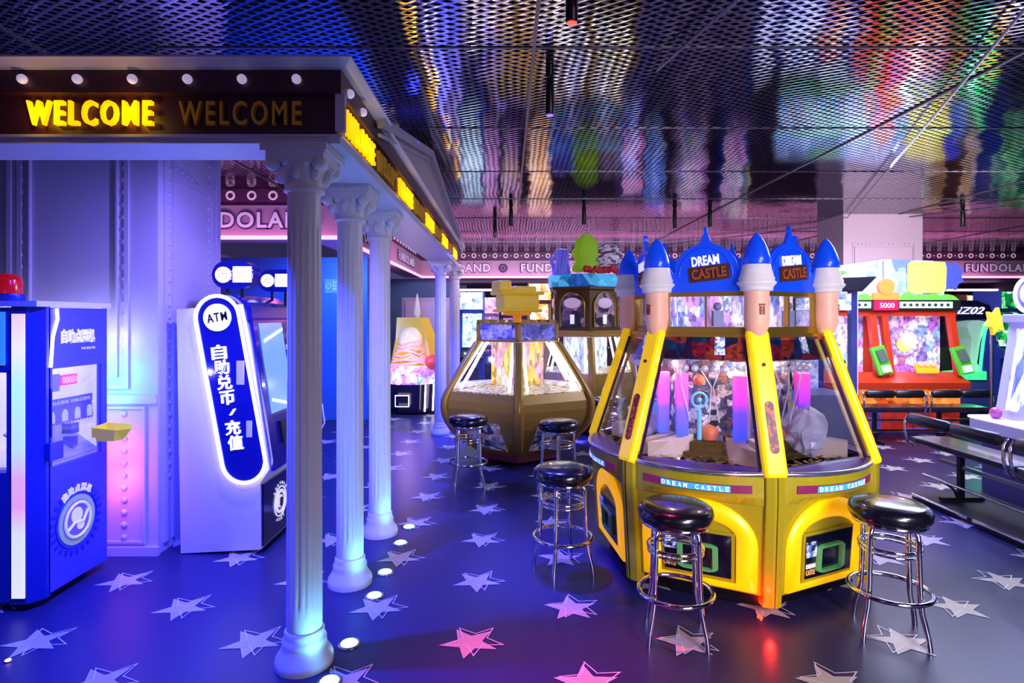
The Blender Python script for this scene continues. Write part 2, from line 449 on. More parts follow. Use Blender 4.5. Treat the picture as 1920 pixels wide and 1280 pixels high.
# ---- walls
BLUEW = mat('blue_painted_wall', '#2a62c8', 0.5)
TEAL = mat('slate_blue_wall', '#5f7fae', 0.5)
DARKW = mat('dark_violet_wall', '#3a2440', 0.6)
b = MB(); b.box(-7, -2.2, 9.1, 9.2, 0, ZB); obj('wall_blue', b, BLUEW, kind='structure')
b = MB(); b.box(-2.3, -2.2, 9.22, 10.9, 0, ZB); obj('wall_blue_side', b, BLUEW, kind='structure')
b = MB(); b.box(-7, -1.2, 14.2, 14.3, 0, ZB); obj('wall_slate', b, TEAL, kind='structure')
b = MB(); b.box(-1.2, 13, 17.05, 17.15, 0, ZB); obj('wall_back', b, DARKW, kind='structure')
b = MB(); b.box(13, 13.1, -3, 17.1, 0, CEIL); obj('wall_right', b, DARKW, kind='structure')
b = MB(); b.box(-7.1, -7, -3, 9, 0, CEIL); obj('wall_left_end', b, DARKW, kind='structure')
b = MB(); b.box(-2.0, 13, 15.4, 15.5, 2.30, 2.36); obj('trim_3', b, mat('cove_lamp', '#f0dcff', 0.4, emit='#e8d0ff', es=1.6), kind='structure')
# small notice on the blue wall
b = MB(); b.box(-2.86, -2.6, 9.085, 9.098, 1.98, 2.2)
n_ = obj('wall_notice', b, mat('notice_blue', '#4a7fd8', 0.4, emit='#4a7fd8', es=0.25))
tag(n_, 'small pale blue notice fixed high on the blue wall', 'notice')
b = MB(); b.ring((-2.8, 9.08, 2.09), 0.04, 0.008, 16, 6, 'y'); obj('symbol', b, WHITE, n_)
b = MB(); b.box(-2.735, -2.61, 9.086, 9.088, 2.02, 2.17)
for r in range(3):
    for c_ in range(4): b.box(-2.73+0.03*c_, -2.71+0.03*c_, 9.078, 9.084, 2.03+0.05*r, 2.06+0.05*r)
obj('symbol', b, WHITE, n_)

# panelled block at the left: front at 3.92 m, side face on x = -2.36
PANEL = mat('white_panelled_wall', '#b9b2c6', 0.45, var=0.03)
b = MB(); b.box(-6.9, -2.36, 3.92, 4.75, 0, CEIL)
def mould(b, x0, x1, z0, z1, w=0.03, t=0.015, y=3.92):
    for (a, c, d, e) in ((x0, x1, z0, z0+w), (x0, x1, z1-w, z1), (x0, x0+w, z0+w, z1-w), (x1-w, x1, z0+w, z1-w)):
        b.box(a, c, y-t, y, d, e)
mould(b, -3.30, -2.80+0.25, 1.12, 2.95); mould(b, -3.22, -2.62, 1.2, 2.86, 0.012, 0.022)
mould(b, -2.80, -2.44, 0.08, 1.0, 0.015); mould(b, -4.4, -3.34, 1.12, 2.95); mould(b, -4.4, -2.85, 0.08, 1.0, 0.02)
b.box(-6.9, -2.36, 3.90, 3.92, 1.02, 1.08); b.box(-6.9, -2.345, 3.895, 3.92, 0, 0.06)
for z in [0.12+0.083*i for i in range(35)]:
    if 0.98 < z < 1.12: continue
    for x in (-2.585, -3.28): b.ball((x, 3.918, z), 0.022, 0.014, 0.022, 10, 6)
# side face mouldings
for (y0, y1) in ((3.98, 4.02), (4.08, 4.10), (4.62, 4.65), (4.70, 4.75)): b.box(-2.36, -2.345, y0, y1, 0.06, 3.0)
b.box(-2.36, -2.34, 4.10, 4.62, 2.56, 2.6)
for z in [0.5+0.085*i for i in range(30)]:
    for y in (4.05, 4.585): b.ball((-2.358, y, z), 0.014, 0.02, 0.02, 8, 6)
for i in range(7): b.ball((-2.358, 4.14+0.07*i, 2.66-0.01*i), 0.014, 0.018, 0.018, 8, 6)
b.slab([(-2.36,4.10,2.78),(-2.36,4.10,2.74),(-2.36,4.62,2.52),(-2.36,4.62,2.56)], (0.018,0,0))
obj('wall_left', b, PANEL, kind='structure')

# square pillar on the right
PIL = mat('pale_pillar_panel', '#c6b0bc', 0.5, var=0.03)
b = MB(); b.box(5.0, 6.18, 8.66, 9.4, 0, CEIL); mould(b, 5.13, 6.06, 1.0, 2.72, 0.015, 0.012, 8.66); mould(b, 5.16, 6.03, 1.0, 2.66, 0.008, 0.02, 8.66)
for i in range(14): b.ball((5.22+0.058*i, 8.655, 2.69), 0.012, 0.01, 0.012, 8, 6)
obj('wall_pillar', b, PIL, kind='structure')

# ================================================================== CANOPY
WX0 = -6.9
def Lplan(xo, yo, y1=9.15, xi=-1.09, yi=2.86):
    return [(WX0, yo), (xo, yo), (xo, y1), (xi, y1), (xi, yi), (WX0, yi)]
CANW = mat('canopy_white_paint', '#c2bccb', 0.4, var=0.03)
can = thing('entrance_canopy', 'entrance canopy with dark fascia and yellow letters carried by white fluted columns', 'canopy', (-0.9, 2.7, 2.374))
b = MB(); b.prism(Lplan(-0.745, 2.585), 2.374, 2.40); b.prism(Lplan(-0.735, 2.575), 2.40, 2.412)
obj('architrave', b, CANW, can)
b = MB(); b.prism(Lplan(-0.765, 2.61), 2.412, 2.59); b.prism(Lplan(-0.735, 2.56), 2.59, 2.69)
obj('fascia', b, BROWN, can)
b = MB(); y1 = 3.34; 
P0 = [(WX0, 2.53), (-0.705, 2.53), (-0.715, y1), (-1.09, y1), (-1.09, 2.86), (WX0, 2.86)]
P1 = [(WX0, 2.46), (-0.665, 2.46), (-0.665, y1), (-1.09, y1), (-1.09, 2.86), (WX0, 2.86)]
b.loft([[(x, y, 2.690) for x, y in P0], [(x, y, 2.704) for x, y in P1], [(x, y, 2.712) for x, y in P1]])
P0 = [(-0.715, y1), (-0.715, 9.15), (-1.09, 9.15), (-1.09, y1)]; P1 = [(-0.69, y1), (-0.69, 9.15), (-1.09, 9.15), (-1.09, y1)]
b.loft([[(x, y, 2.690) for x, y in P0], [(x, y, 2.705) for x, y in P1]])
obj('cornice', b, CANW, can)
b = MB(); b.box(-0.765, -0.722, 2.575, 2.60, 2.425, 2.59); obj('corner_post', b, CANW, can)
# pediment over the side
PEDM = mat('pediment_paint', '#a9a2ae', 0.45)
b = MB(); xf = -0.72
A, Bp, Cp = (3.2, 2.70), (5.3, 3.12), (9.1, 2.70)
b.slab([(xf, *A), (xf, *Bp), (xf, *Cp)], (-0.2, 0, 0))
def rake(p, q, w, off, t):
    d = Vector((q[0]-p[0], q[1]-p[1])).normalized(); n = Vector((d.y, -d.x))
    if n.y > 0: n = -n
    p1, q1 = Vector(p)+n*off, Vector(q)+n*off
    b.slab([(xf, *p1), (xf, *q1), (xf, *(q1+n*w)), (xf, *(p1+n*w))], (t, 0, 0))
for off, w_, t_ in ((0, 0.035, 0.045), (0.035, 0.02, 0.03), (0.085, 0.015, 0.02)):
    rake(A, Bp, w_, off, t_); rake(Bp, Cp, w_, off, t_)
for i in range(12): b.box(xf, xf+0.012, 4.6+0.1*i, 4.64+0.1*i, 2.955, 2.985)
obj('pediment', b, PEDM, can)
# lettering
YLIT = mat('lit_yellow_letter', '#ffcf00', 0.4, emit='#ffb400', es=1.35)
YOFF = mat('unlit_yellow_letter', '#e6b020', 0.4)
def word(s, c, right, w, h, m, lab, gap=0):
    b = MB(); text(b, s, w, h, frame(c, right), 0.022, 0.012, sp=1.28); obj('lettering', b, m, can, label=lab)
kz = 2.56/F
word('WELCOME', ((159-VX)*kz, 2.605, H+(595-205)*kz*0.995), (1,0,0), 238*kz, 47*kz, YLIT, 'lit yellow WELCOME letters')
word('WELCOME', ((445-VX)*kz, 2.605, H+(595-206)*kz*0.995), (1,0,0), 232*kz, 46*kz, YOFF, 'unlit yellow WELCOME letters')
for k in range(9):
    y = 2.98 + 0.66*k
    word('WELCOME', (-0.762, y, 2.508), (0,1,0), 0.56, 0.118, YLIT if k % 2 == 0 else YOFF, '%s yellow WELCOME letters on the side' % ('lit' if k % 2 == 0 else 'unlit'))
    if k % 2 == 0: point((-0.70, y, 2.50), 0.35, (1, 0.6, 0.0), 0.03)
for dx in (-0.2, 0.2): point(((159-VX)*kz+dx, 2.53, 2.50), 0.5, (1, 0.6, 0.0), 0.03)
BULB = mat('frosted_bulb', '#efe6f6', 0.3, emit='#d8c8f0', es=0.45)
b = MB(); b.ball((0,0,0), 0.021)
first = None
for p in [((px-VX)*2.53/F, 2.548, H+(595-145)*2.53/F) for px in (35, 139, 243, 347, 450, 553)] + [(-0.727, 2.68+0.24*i, 2.63) for i in range(2)]:
    if first is None: o = obj('bulb', b, BULB); first = o
    else: o = first.copy(); COL.objects.link(o)
    o.location = Vector(p) - can.location; o.parent = can

# ================================================================== COLUMNS
CH = 2.374
def make_column(label):
    c = thing('fluted_column', label, 'column', group='fluted columns under the canopy', world=False)
    b = MB(); b.lathe([(0.13,0),(0.132,0.02),(0.128,0.04),(0.105,0.075),(0.098,0.10),(0.10,0.115),(0.094,0.125),(0.088,0.14),(0.09,0.155),(0.083,0.165)], 40)
    obj('base', b, PLASTER, c)
    b = MB(); n = 96; rings = []
    for z, r, fa in [(0.165,0.08,0),(0.22,0.08,0),(0.27,0.08,0.0),(0.30,0.08,1),(2.0,0.075,1),(2.02,0.075,0),(2.18,0.074,0)]:
        rings.append([((r*(1-0.09*fa*max(0, math.cos(16*a))))*math.cos(a), (r*(1-0.09*fa*max(0, math.cos(16*a))))*math.sin(a), z) for a in [2*PI*i/n for i in range(n)]])
    b.smooth = True; b.loft(rings); b.smooth = False; obj('shaft', b, PLASTER, c)
    b = MB(); b.lathe([(0.08,2.17),(0.092,2.178),(0.092,2.19),(0.084,2.195),(0.09,2.205),(0.088,2.21),(0.105,2.26),(0.12,2.30),(0.115,2.31)], 32)
    q = 0.146
    for (h0, h1, r) in ((2.295, 2.335, 0.128), (2.335, 2.374, q)): b.box(-r, r, -r, r, h0, h1)
    for k in range(4):     # scrolls and acanthus leaves
        a = PI/4 + k*PI/2; b.ball((0.135*math.cos(a)*1.1, 0.135*math.sin(a)*1.1, 2.29), 0.035, 0.035, 0.035, 10, 8)
    for k in range(8):
        a = k*PI/4; b.ball((0.108*math.cos(a), 0.108*math.sin(a), 2.255), 0.024, 0.024, 0.035, 8, 6)
        b.ball((0.12*math.cos(a+0.39), 0.12*math.sin(a+0.39), 2.295), 0.02, 0.02, 0.02, 8, 6)
    for k in range(12):
        for sx, sy in ((1,0),(0,1)):
            for sg in (-1, 1):
                u = -0.12 + 0.022*k
                x, y = (u, sg*q) if sx else (sg*q, u)
                b.ball((x, y, 2.352), 0.007, 0.007, 0.007, 6, 4)
    obj('capital', b, PLASTER, c)
    return c
cl = ['nearest white fluted column, in front of the screen of the ATM', 'second white fluted column from the front, just right of the nearest', 'third white fluted column from the front',
      'slim far white fluted column, left of the far pair by the gold pusher machine', 'slim far white fluted column, right of the far pair, beside the gold pusher machine']
cp = [(-0.944, 2.70), (-0.952, 3.51), (-0.948, 4.31), (-0.925, 8.0), (-0.80, 8.75)]
c0 = make_column(cl[0]); c0.location = (*cp[0], 0)
for l_, p_ in zip(cl[1:], cp[1:]): copy_thing(c0, (*p_, 0), l_)

# ---- recessed floor lights
LITC = mat('cyan_floor_lens', '#c8ffff', 0.3, emit='#7fe8ff', es=9)
LITA = mat('amber_floor_lens', '#ffe0b0', 0.3, emit='#ffc070', es=20)
RED = mat('red_lens', '#ff3020', 0.3, emit='#ff2010', es=14)
def floor_light(x, y, lab, lens, r, pw, colr, group=None, tgt=None):
    c = thing('floor_light', lab, 'floor light', (x, y, 0), group, world=False)
    b = MB(); b.lathe([(r*1.35, 0.0), (r*1.35, 0.004), (r*1.05, 0.007), (r*0.95, 0.004)], 28); obj('rim', b, STEEL, c)
    b = MB(); b.lathe([(r, 0.004), (r*0.9, 0.009), (0.001, 0.011)], 28); obj('lens', b, lens, c)
    if tgt: spot((x, y, 0.03), tgt, pw, colr, 130, 0.9, r*0.6)
for (px, py, lab) in ((655,1207,'glowing cyan floor light just right of the nearest column base'), (702,1117,'glowing cyan floor light right of the second column base'),
                      (722,1073,'glowing cyan floor light between the second and third columns'), (751,1018,'glowing cyan floor light right of the third column base'),
                      (767,988,'smallest and farthest cyan floor light, behind the third column'), (618,1278,'glowing cyan floor light cut by the bottom edge of the photo')):
    d = H*F/(py-VY); x = (px-VX)*d/F
    floor_light(x, d, lab, LITC, 0.042, 11.0, (0.15, 0.6, 1.0), 'cyan floor lights beside the columns', (x-0.25, d+0.05, 1.3))
floor_light((15-VX)*H*F/(1240-VY)/F, H*F/(1240-VY), 'tiny amber floor light below the blue kiosk', LITA, 0.012, 2, (1, 0.5, 0.2), None, ((15-VX)*H*F/(1240-VY)/F, 2.72, 1))
floor_light((1425-VX)*H*F/(1159-VY)/F, H*F/(1159-VY), 'small glowing red light at the foot of the yellow castle machine', RED, 0.016, 2, (1, 0.03, 0.02), None, ((1425-VX)*H*F/(1159-VY)/F, 3.5, 0.6))
point(((1425-VX)*3.05/F, 2.93, 0.06), 2.6, (1, 0.02, 0.01), 0.02)

# ---- hanging track spots
def tube_spot(x, y, z, lab, lens, r=0.035):
    c = thing('ceiling_spot', lab, 'spotlight', (x, y, z), 'black cylinder spotlights under the ceiling', world=False)
    b = MB(); b.lathe([(r*0.9, 0), (r, 0.005), (r, CEIL-z-0.02), (r*0.7, CEIL-z)], 20); obj('body', b, BLACK, c)
    b = MB(); b.lathe([(r*0.85, -0.004), (0.001, -0.006)], 20); obj('lens', b, lens, c)
LV = mat('violet_spot_lens', '#8060ff', 0.3, emit='#6040ff', es=4); LR = mat('red_spot_lens', '#ff5040', 0.3, emit='#ff4030', es=3); LK = mat('dark_spot_lens', '#202030', 0.2)
for (px, py, z, lab, ln) in ((1072, 42, 2.94, 'black cylinder spotlight with red lens at the top of the photo', LR), (1031, 215, 2.9, 'long black cylinder spotlight with violet lens, second from the top', LV),
        (958, 424, 2.88, 'small black spotlight above the gold machines, left of centre', LK), (928, 445, 2.86, 'small black spotlight nearest the far end of the canopy', LK),
        (1095, 420, 2.88, 'small black spotlight above the green topper', LK), (1265, 428, 2.86, 'small black spotlight above the left castle dome', LK),
        (1331, 425, 2.88, 'small black spotlight above the castle dome sign', LK), (1805, 425, 2.88, 'small black spotlight right of the pillar', LK)):
    d = (z-H)*F/(VY-py); tube_spot((px-VX)*d/F, d, z, lab, ln, 0.028)

# ================================================================== STOOLS
VINYL = mat('black_vinyl', '#0c0c16', 0.22, coat=0.4, var=0.02)
def make_stool(label):
    c = thing('bar_stool', label, 'bar stool', group='round black bar stools', world=False)
    b = MB(); R = 0.178
    b.lathe([(R-0.03,0.575),(R-0.008,0.582),(R+0.006,0.60),(R+0.009,0.625),(R+0.002,0.648),(R-0.022,0.664),(R-0.08,0.672),(0.001,0.675)], 40)
    obj('seat', b, VINYL, c)
    b = MB(); b.lathe([(R-0.025,0.562),(R-0.012,0.566),(R-0.012,0.58),(R-0.03,0.582)], 32); obj('seat_band', b, CHROME, c)
    for k in range(4):
        a = PI/4 + k*PI/2 + 0.06; ca, sa = math.cos(a), math.sin(a); b = MB()
        pr = [(0.09,0.562),(0.125,0.556),(0.139,0.535),(0.142,0.50),(0.149,0.30),(0.154,0.21),(0.159,0.17),(0.186,0.07),(0.194,0.02),(0.195,0.0)]
        b.tube([(r*ca, r*sa, z) for r, z in pr], 0.0128, 10); obj('leg', b, CHROME, c)
    for z, R2, r in ((0.452, 0.134, 0.009), (0.428, 0.134, 0.006), (0.226, 0.182, 0.012)):
        b = MB(); b.ring((0, 0, z), R2, r, 40, 8); obj('foot_ring' if R2 > .16 else 'brace_ring', b, CHROME, c)
    return c
s0 = make_stool('bar stool nearest the camera, in front of the left door of the castle machine')
s0.location = (0.845, 2.93, 0); s0.rotation_euler.z = -0.25
def stool(px, d, lab, rz): copy_thing(s0, ((px-VX)*d/F, d, 0), lab, rz)
stool(1055, 3.66, 'bar stool with blue-lit seat standing left of the yellow castle machine', 0.35)
stool(1668, 2.95, 'bar stool at the right corner of the yellow castle machine, nearest the benches', -0.45)
stool(878, 5.55, 'bar stool at the left front of the gold pusher machine', 0.1)
stool(1047, 5.3, 'bar stool at the right front of the gold pusher machine', 0.6)
stool(1136, 6.8, 'bar stool half hidden between the gold pusher and the castle machine', 0.2)

# ================================================================== DREAM CASTLE
sc_ = 0.9633
def sw(x, y, z=H): return (x*sc_, y*sc_, H+(z-H)*sc_)
hexc = [(1.467,3.18),(2.247,3.544),(2.17,4.367),(1.43,4.744),(0.65,4.38),(0.727,3.557)]   # F R R2 B L2 L
HX = [Vector((x*sc_, y*sc_, 0)) for x, y in hexc]
CC = sum(HX, Vector()) / 6
def hk(i, k, z): v = CC + (HX[i % 6]-CC)*k; return Vector((v.x, v.y, z))
castle = thing('castle_pusher_machine', 'big yellow six-sided coin pusher machine with castle towers and blue onion domes', 'arcade machine', (CC.x, CC.y, 0))
OLIVE = mat('olive_yellow_paint', '#a89a14', 0.3, coat=0.3, var=0.03)
YEL = mat('backlit_yellow_plastic', '#ffc400', 0.3, emit='#ffae00', es=0.72)
YARM = mat('yellow_moulded_plastic', '#ffd800', 0.25, emit='#ffc800', es=0.50, coat=0.3)
GOLD = mat('gold_trim', '#b8963c', 0.28, 0.85)
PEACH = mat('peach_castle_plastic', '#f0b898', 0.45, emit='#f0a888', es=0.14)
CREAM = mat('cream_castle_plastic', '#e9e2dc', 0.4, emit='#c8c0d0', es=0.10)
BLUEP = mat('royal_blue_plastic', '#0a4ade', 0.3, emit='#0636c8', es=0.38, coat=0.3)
SILV = mat('silver_rim', '#c4c4d2', 0.18, 0.9)
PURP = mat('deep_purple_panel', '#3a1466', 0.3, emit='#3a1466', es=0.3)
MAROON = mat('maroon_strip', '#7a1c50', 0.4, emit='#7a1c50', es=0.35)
CYANP = mat('sky_blue_plaque', '#3aa8e0', 0.35, emit='#3aa8e0', es=0.55)
WLET = mat('white_print', '#f4f0ff', 0.4, emit='#e8e4ff', es=0.6)
DKP = mat('dark_screen_panel', '#0c0c20', 0.15, coat=0.4)
GREENF = mat('green_moulded_frame', '#5fae62', 0.35)
ZT_ = 0.785
b = MB(); b.loft([[tuple(hk(i, k, z)) for i in range(6)] for k, z in ((0.90, 0.10), (0.955, 0.105), (0.97, 0.30), (1.0, 0.62), (1.0, ZT_-0.03), (0.93, ZT_-0.02))])
obj('cabinet_body', b, OLIVE, castle)
b = MB(); b.loft([[tuple(hk(i, k, z)) for i in range(6)] for k, z in ((0.86, 0.02), (0.86, 0.11))]); obj('plinth', b, BLACK, castle)
for i in range(6):
    b = MB(); v = HX[i]-CC; rd = v.normalized(); tg = Vector((-rd.y, rd.x, 0))
    for (s1, s2) in ((-0.05, -0.008), (-0.008, 0.008), (0.008, 0.05)):
        e = 0.008 if abs(s1) > 0.01 or abs(s2) > 0.01 and not (s1 == -0.008) else 0.0
        e = 0.0 if s1 == -0.008 else 0.01
        rings = []
        for k, z in ((0.965, 0.055), (0.985, 0.30), (1.01, 0.62), (1.012, ZT_-0.02)):
            p0 = hk(i, k, z); o1 = p0 + tg*s1 + rd*(e-abs(s1)*0.45); o2 = p0 + tg*s2 + rd*(e-abs(s2)*0.45)
            rings.append([tuple(o1), tuple(o2), tuple(o2-rd*0.06), tuple(o1-rd*0.06)])
        b.loft(rings)
    obj('corner_post', b, OLIVE, castle, bevel=0.004)
def face_frame(i, k, z):
    """local frame on face i (between corner i and i+1), x to the viewer's right"""
    a, c = hk(i, k, z), hk(i+1, k, z); return a, c
def onface(i, u, k, z, off=0.0):
    a, c = hk(i, k, z), hk(i+1, k, z); d = (c-a).normalized(); n = Vector((d.y, -d.x, 0)); return a.lerp(c, u) + n*off
def fnorm(i):
    a, c = hk(i, 1, 0), hk(i+1, 1, 0); d = (c-a).normalized(); return Vector((d.y, -d.x, 0)), d
def kz_(z): return 0.955 + (z-0.1)/0.2*0.015 if z < 0.3 else (0.97 + (z-0.3)/0.32*0.03 if z < 0.62 else 1.0)
def bowed(i, u): return 0.075*math.sin(PI*u)**0.8
for i in range(6):
    n, d = fnorm(i)
    # bowed counter: apron, silver edge, purple and white deck
    us = [0.07+0.86*k/16 for k in range(17)]
    def bow(u): t = (u-0.07)/0.86; return 0.10*(4*t*(1-t))
    b = MB(); rings = []
    for z, s, kk in ((0.60, 0.15, 1.0), (0.64, 0.75, 1.0), (0.70, 0.95, 1.0), (0.755, 1.0, 1.0)):
        rings.append([tuple(onface(i, u, kk, z, 0.006 + bow(u)*s)) for u in us] + [tuple(onface(i, u, 0.93, z)) for u in reversed(us)])
    b.loft(rings); obj('apron', b, OLIVE, castle)
    b = MB(); b.tube([tuple(onface(i, u, 1, 0.768, bow(u)+0.01)) for u in us], 0.014, 8); obj('silver_rim', b, SILV, castle)
    b = MB(); b.loft([[tuple(onface(i, u, 1, z, 0.004+bow(u))) for u in us] + [tuple(onface(i, u, 0.94, z+dz)) for u in reversed(us)] for z, dz in ((0.757, 0), (0.776, 0.012))]); obj('counter_deck', b, PURP, castle)
    # yellow backlit arch
    Z0, Z1 = 0.12, 0.60
    outer = [(0.10, Z0), (0.10, 0.36)] + [(0.10+0.40*(1-math.cos(t)), 0.36+(Z1-0.36)*math.sin(t)) for t in [PI/2*k/8 for k in range(1, 9)]]
    outer += [(0.50+0.40*math.sin(t), 0.36+(Z1-0.36)*math.cos(t)) for t in [PI/2*k/8 for k in range(1, 9)]] + [(0.90, Z0)]
    inner = [(0.24, 0.15), (0.24, 0.40)] + [(0.24+0.26*(1-math.cos(t)), 0.40+0.09*math.sin(t)) for t in [PI/2*k/8 for k in range(1, 9)]]
    inner += [(0.50+0.26*math.sin(t), 0.40+0.09*math.cos(t)) for t in [PI/2*k/8 for k in range(1, 9)]] + [(0.76, 0.15)]
    N_ = len(outer)
    b = MB(); b.smooth = True; r_ = []
    for pts, off in ((outer, 0.004), ([(0.5+(u-0.5)*0.96, z) for u, z in outer], 0.022), ([(0.5+(u-0.5)*1.12, z+(0.02 if z > 0.3 else 0)) for u, z in inner], 0.03), (inner, 0.010)):
        r_.append([tuple(onface(i, u, kz_(z), z, off)) for u, z in pts])
    b.loft(r_, False, False); b.smooth = False; obj('yellow_arch', b, YEL, castle)
    # door panel
    dn = thing('x', 'x', 'x') if False else None
    b = MB(); b.loft([[tuple(onface(i, u, kz_(z), z, off)) for u, z in ((0.25, 0.16), (0.75, 0.16), (0.75, 0.425), (0.25, 0.425))] for off in (0.004, 0.018)]); dr = obj('door_panel', b, OLIVE, castle)
    b = MB(); b.loft([[tuple(onface(i, u, kz_(z), z, off)) for u, z in ((0.27, 0.175), (0.73, 0.175), (0.73, 0.41), (0.27, 0.41))] for off in (0.018, 0.024)]); obj('black_panel', b, DKP, dr)
    cen = onface(i, 0.5, kz_(0.29), 0.275, 0.026); up = (onface(i, .5, kz_(.4), .4) - onface(i, .5, kz_(.2), .2)).normalized()
    M = frame(cen, d, up); L_ = (hk(i+1, 1, 0)-hk(i, 1, 0)).length
    b = MB(); b.T = M
    def rr(w, h, r, n=6):
        pts = []
        for cx, cz, a0 in ((w-r, h-r, 0), (-w+r, h-r, PI/2), (-w+r, -h+r, PI), (w-r, -h+r, 1.5*PI)):
            pts += [(cx+r*math.cos(a0+PI/2*k/n), cz+r*math.sin(a0+PI/2*k/n)) for k in range(n+1)]
        return pts
    o_, i_ = rr(0.105, 0.085, 0.03), rr(0.078, 0.058, 0.008)
    o_ = [(x*(1+0.07*math.cos(4*math.atan2(z, x)*2+PI)), z*(1+0.09*math.cos(8*math.atan2(z, x)+PI))) for x, z in o_]
    b.loft([[(x, 0, z) for x, z in o_], [(x, -0.018, z) for x, z in [(x*0.96, z*0.96) for x, z in o_]], [(x, -0.018, z) for x, z in [(x*1.06, z*1.06) for x, z in i_]], [(x, 0, z) for x, z in i_]], False, False)
    b.T = None; obj('green_frame', b, GREENF, dr)
    b = MB(); text(b, 'DREAM', 0.07, 0.024, M @ Matrix.Translation((-0.150, 0, -0.03)), 0.003, 0.01); obj('lettering', b, WLET, dr, label='small white DREAM print')
    b = MB(); text(b, 'CASTLE', 0.07, 0.028, M @ Matrix.Translation((-0.150, 0, -0.065)), 0.003, 0.01); obj('lettering', b, mat('amber_print', '#e8b060', 0.4, emit='#e8b060', es=0.3), dr, label='small amber CASTLE print')
    b = MB(); b.T = M; b.box(-0.19, -0.11, -0.004, 0, 0.02, 0.105); b.T = None; obj('picture_sticker', b, art('sticker_art', ['#b8c8f0', '#5a7ac8', '#d8e0f8', '#28304a'], 40, 0.25), dr)
    # strip with the name
    c0_ = onface(i, 0.5, 1, 0.69, 0.006+bow(0.5)*0.93)
    ms = []
    b = MB(); zz0, zz1 = 0.664, 0.708
    ru = [0.14+0.72*k/12 for k in range(13)]
    b.loft([[tuple(onface(i, u, 1, zz0, 0.012+bow(u)*0.86)) for u in ru] + [tuple(onface(i, u, 1, zz0, -0.002+bow(u)*0.86)) for u in reversed(ru)],
            [tuple(onface(i, u, 1, zz1, 0.012+bow(u)*0.955)) for u in ru] + [tuple(onface(i, u, 1, zz1, -0.002+bow(u)*0.955)) for u in reversed(ru)]]); st = obj('name_strip', b, MAROON, castle)
    ru2 = [0.27+0.46*k/10 for k in range(11)]
    b = MB(); b.loft([[tuple(onface(i, u, 1, 0.669, 0.0145+bow(u)*0.87)) for u in ru2] + [tuple(onface(i, u, 1, 0.669, 0.003+bow(u)*0.87)) for u in reversed(ru2)],
            [tuple(onface(i, u, 1, 0.703, 0.0145+bow(u)*0.95)) for u in ru2] + [tuple(onface(i, u, 1, 0.703, 0.003+bow(u)*0.95)) for u in reversed(ru2)]]); obj('blue_plaque', b, CYANP, st)
    word_ = 'DREAM CASTLE'
    b = MB()
    for k, ch in enumerate(word_):
        if ch == ' ': continue
        u = 0.29 + 0.42*k/11; p = onface(i, u, 1, 0.686, 0.0155+bow(u)*0.91)
        p2 = onface(i, u+0.01, 1, 0.686, 0.0155+bow(u+0.01)*0.91)
        text(b, ch, 0.019, 0.024, frame(p, p2-p), 0.003, 0.01)
    obj('lettering', b, WLET, st, label='white DREAM CASTLE print')
    for sgn, u0 in ((-1, 0.17), (-1, 0.205), (1, 0.795), (1, 0.83)):
        pass
    # glass pane between the arms
    b = MB(); g = [hk(i, 0.985, 0.79), hk(i+1, 0.985, 0.79), hk(i+1, 0.715, 1.47), hk(i, 0.715, 1.47)]
    b.slab([tuple(p) for p in g], tuple(-n*0.006)); obj('glass_pane', b, GLASS, castle)
    b = MB()
    for (pa, pb) in ((hk(i, 0.99, 0.785), hk(i, 0.72, 1.47)), (hk(i+1, 0.99, 0.785), hk(i+1, 0.72, 1.47))):
        s_ = 0.075*(1 if (pa-hk(i, 0.99, 0.785)).length < 0.01 else -1)
        b = MB(); b.beam(tuple(pa+d*s_), tuple(pb+d*s_*0.9), 0.016, 0.014, d)
        obj('glass_frame', b, mat('dark_purple_seal', '#2a1030', 0.4), castle)
    # header posters behind the top of the glass
    b = MB(); g = [hk(i, 0.74, 1.355), hk(i+1, 0.74, 1.355), hk(i+1, 0.69, 1.50), hk(i, 0.69, 1.50)]; b.slab([tuple(p) for p in g], tuple(-n*0.01))
    hd = obj('poster_header', b, art('header_art', ['#2a1030', '#7a1828', '#182858', '#1a1a38', '#8a3020', '#10304a'], 11, 0.35), castle)
    b = MB(); q0 = onface(i, 0.60, 0.728, 1.36, 0.006); q1 = onface(i, 0.70, 0.728, 1.36, 0.006); q2 = onface(i, 0.70, 0.69, 1.49, 0.006); q3 = onface(i, 0.60, 0.69, 1.49, 0.006)
    b.slab([tuple(q) for q in (q0, q1, q2, q3)], tuple(-n*0.004)); obj('instruction_card', b, art('card_art', ['#e8ecff', '#8aa0d8', '#ffffff', '#5068b0'], 60, 0.5), hd)
    # lit box above
    bx = MB(); k = 0.655
    for (u0, u1, z0, z1) in ((0.0, 1.0, 1.505, 1.545), (0.0, 1.0, 1.725, 1.75), (0.0, 0.10, 1.545, 1.725), (0.90, 1.0, 1.545, 1.725), (0.49, 0.51, 1.545, 1.725)):
        bx.loft([[tuple(onface(i, u, k, z, o)) for u, o in ((u0, 0.012), (u1, 0.012), (u1, -0.02), (u0, -0.02))] for z in (z0, z1)])
    wf = obj('upper_window_frame', bx, GOLD, castle)
    b = MB(); b.loft([[tuple(onface(i, u, k, z, o)) for u, o in ((0.1, 0.0), (0.9, 0.0), (0.9, -0.004), (0.1, -0.004))] for z in (1.545, 1.725)]); obj('window_glass', b, GLASS, wf)
    b = MB(); b.loft([[tuple(onface(i, u, 0.50, z, o)) for u, o in ((0.03, 0.0), (0.97, 0.0), (0.97, -0.01), (0.03, -0.01))] for z in (1.52, 1.735)])
    obj('lit_back_panel', b, art('violet_light_art', ['#e8d8ff', '#b890f0', '#f0f0ff', '#8898e8', '#e0a8f0', '#c8d0ff', '#f8e8ff'], 16, 0.95, stretch=(1, 1, 0.5)), wf)
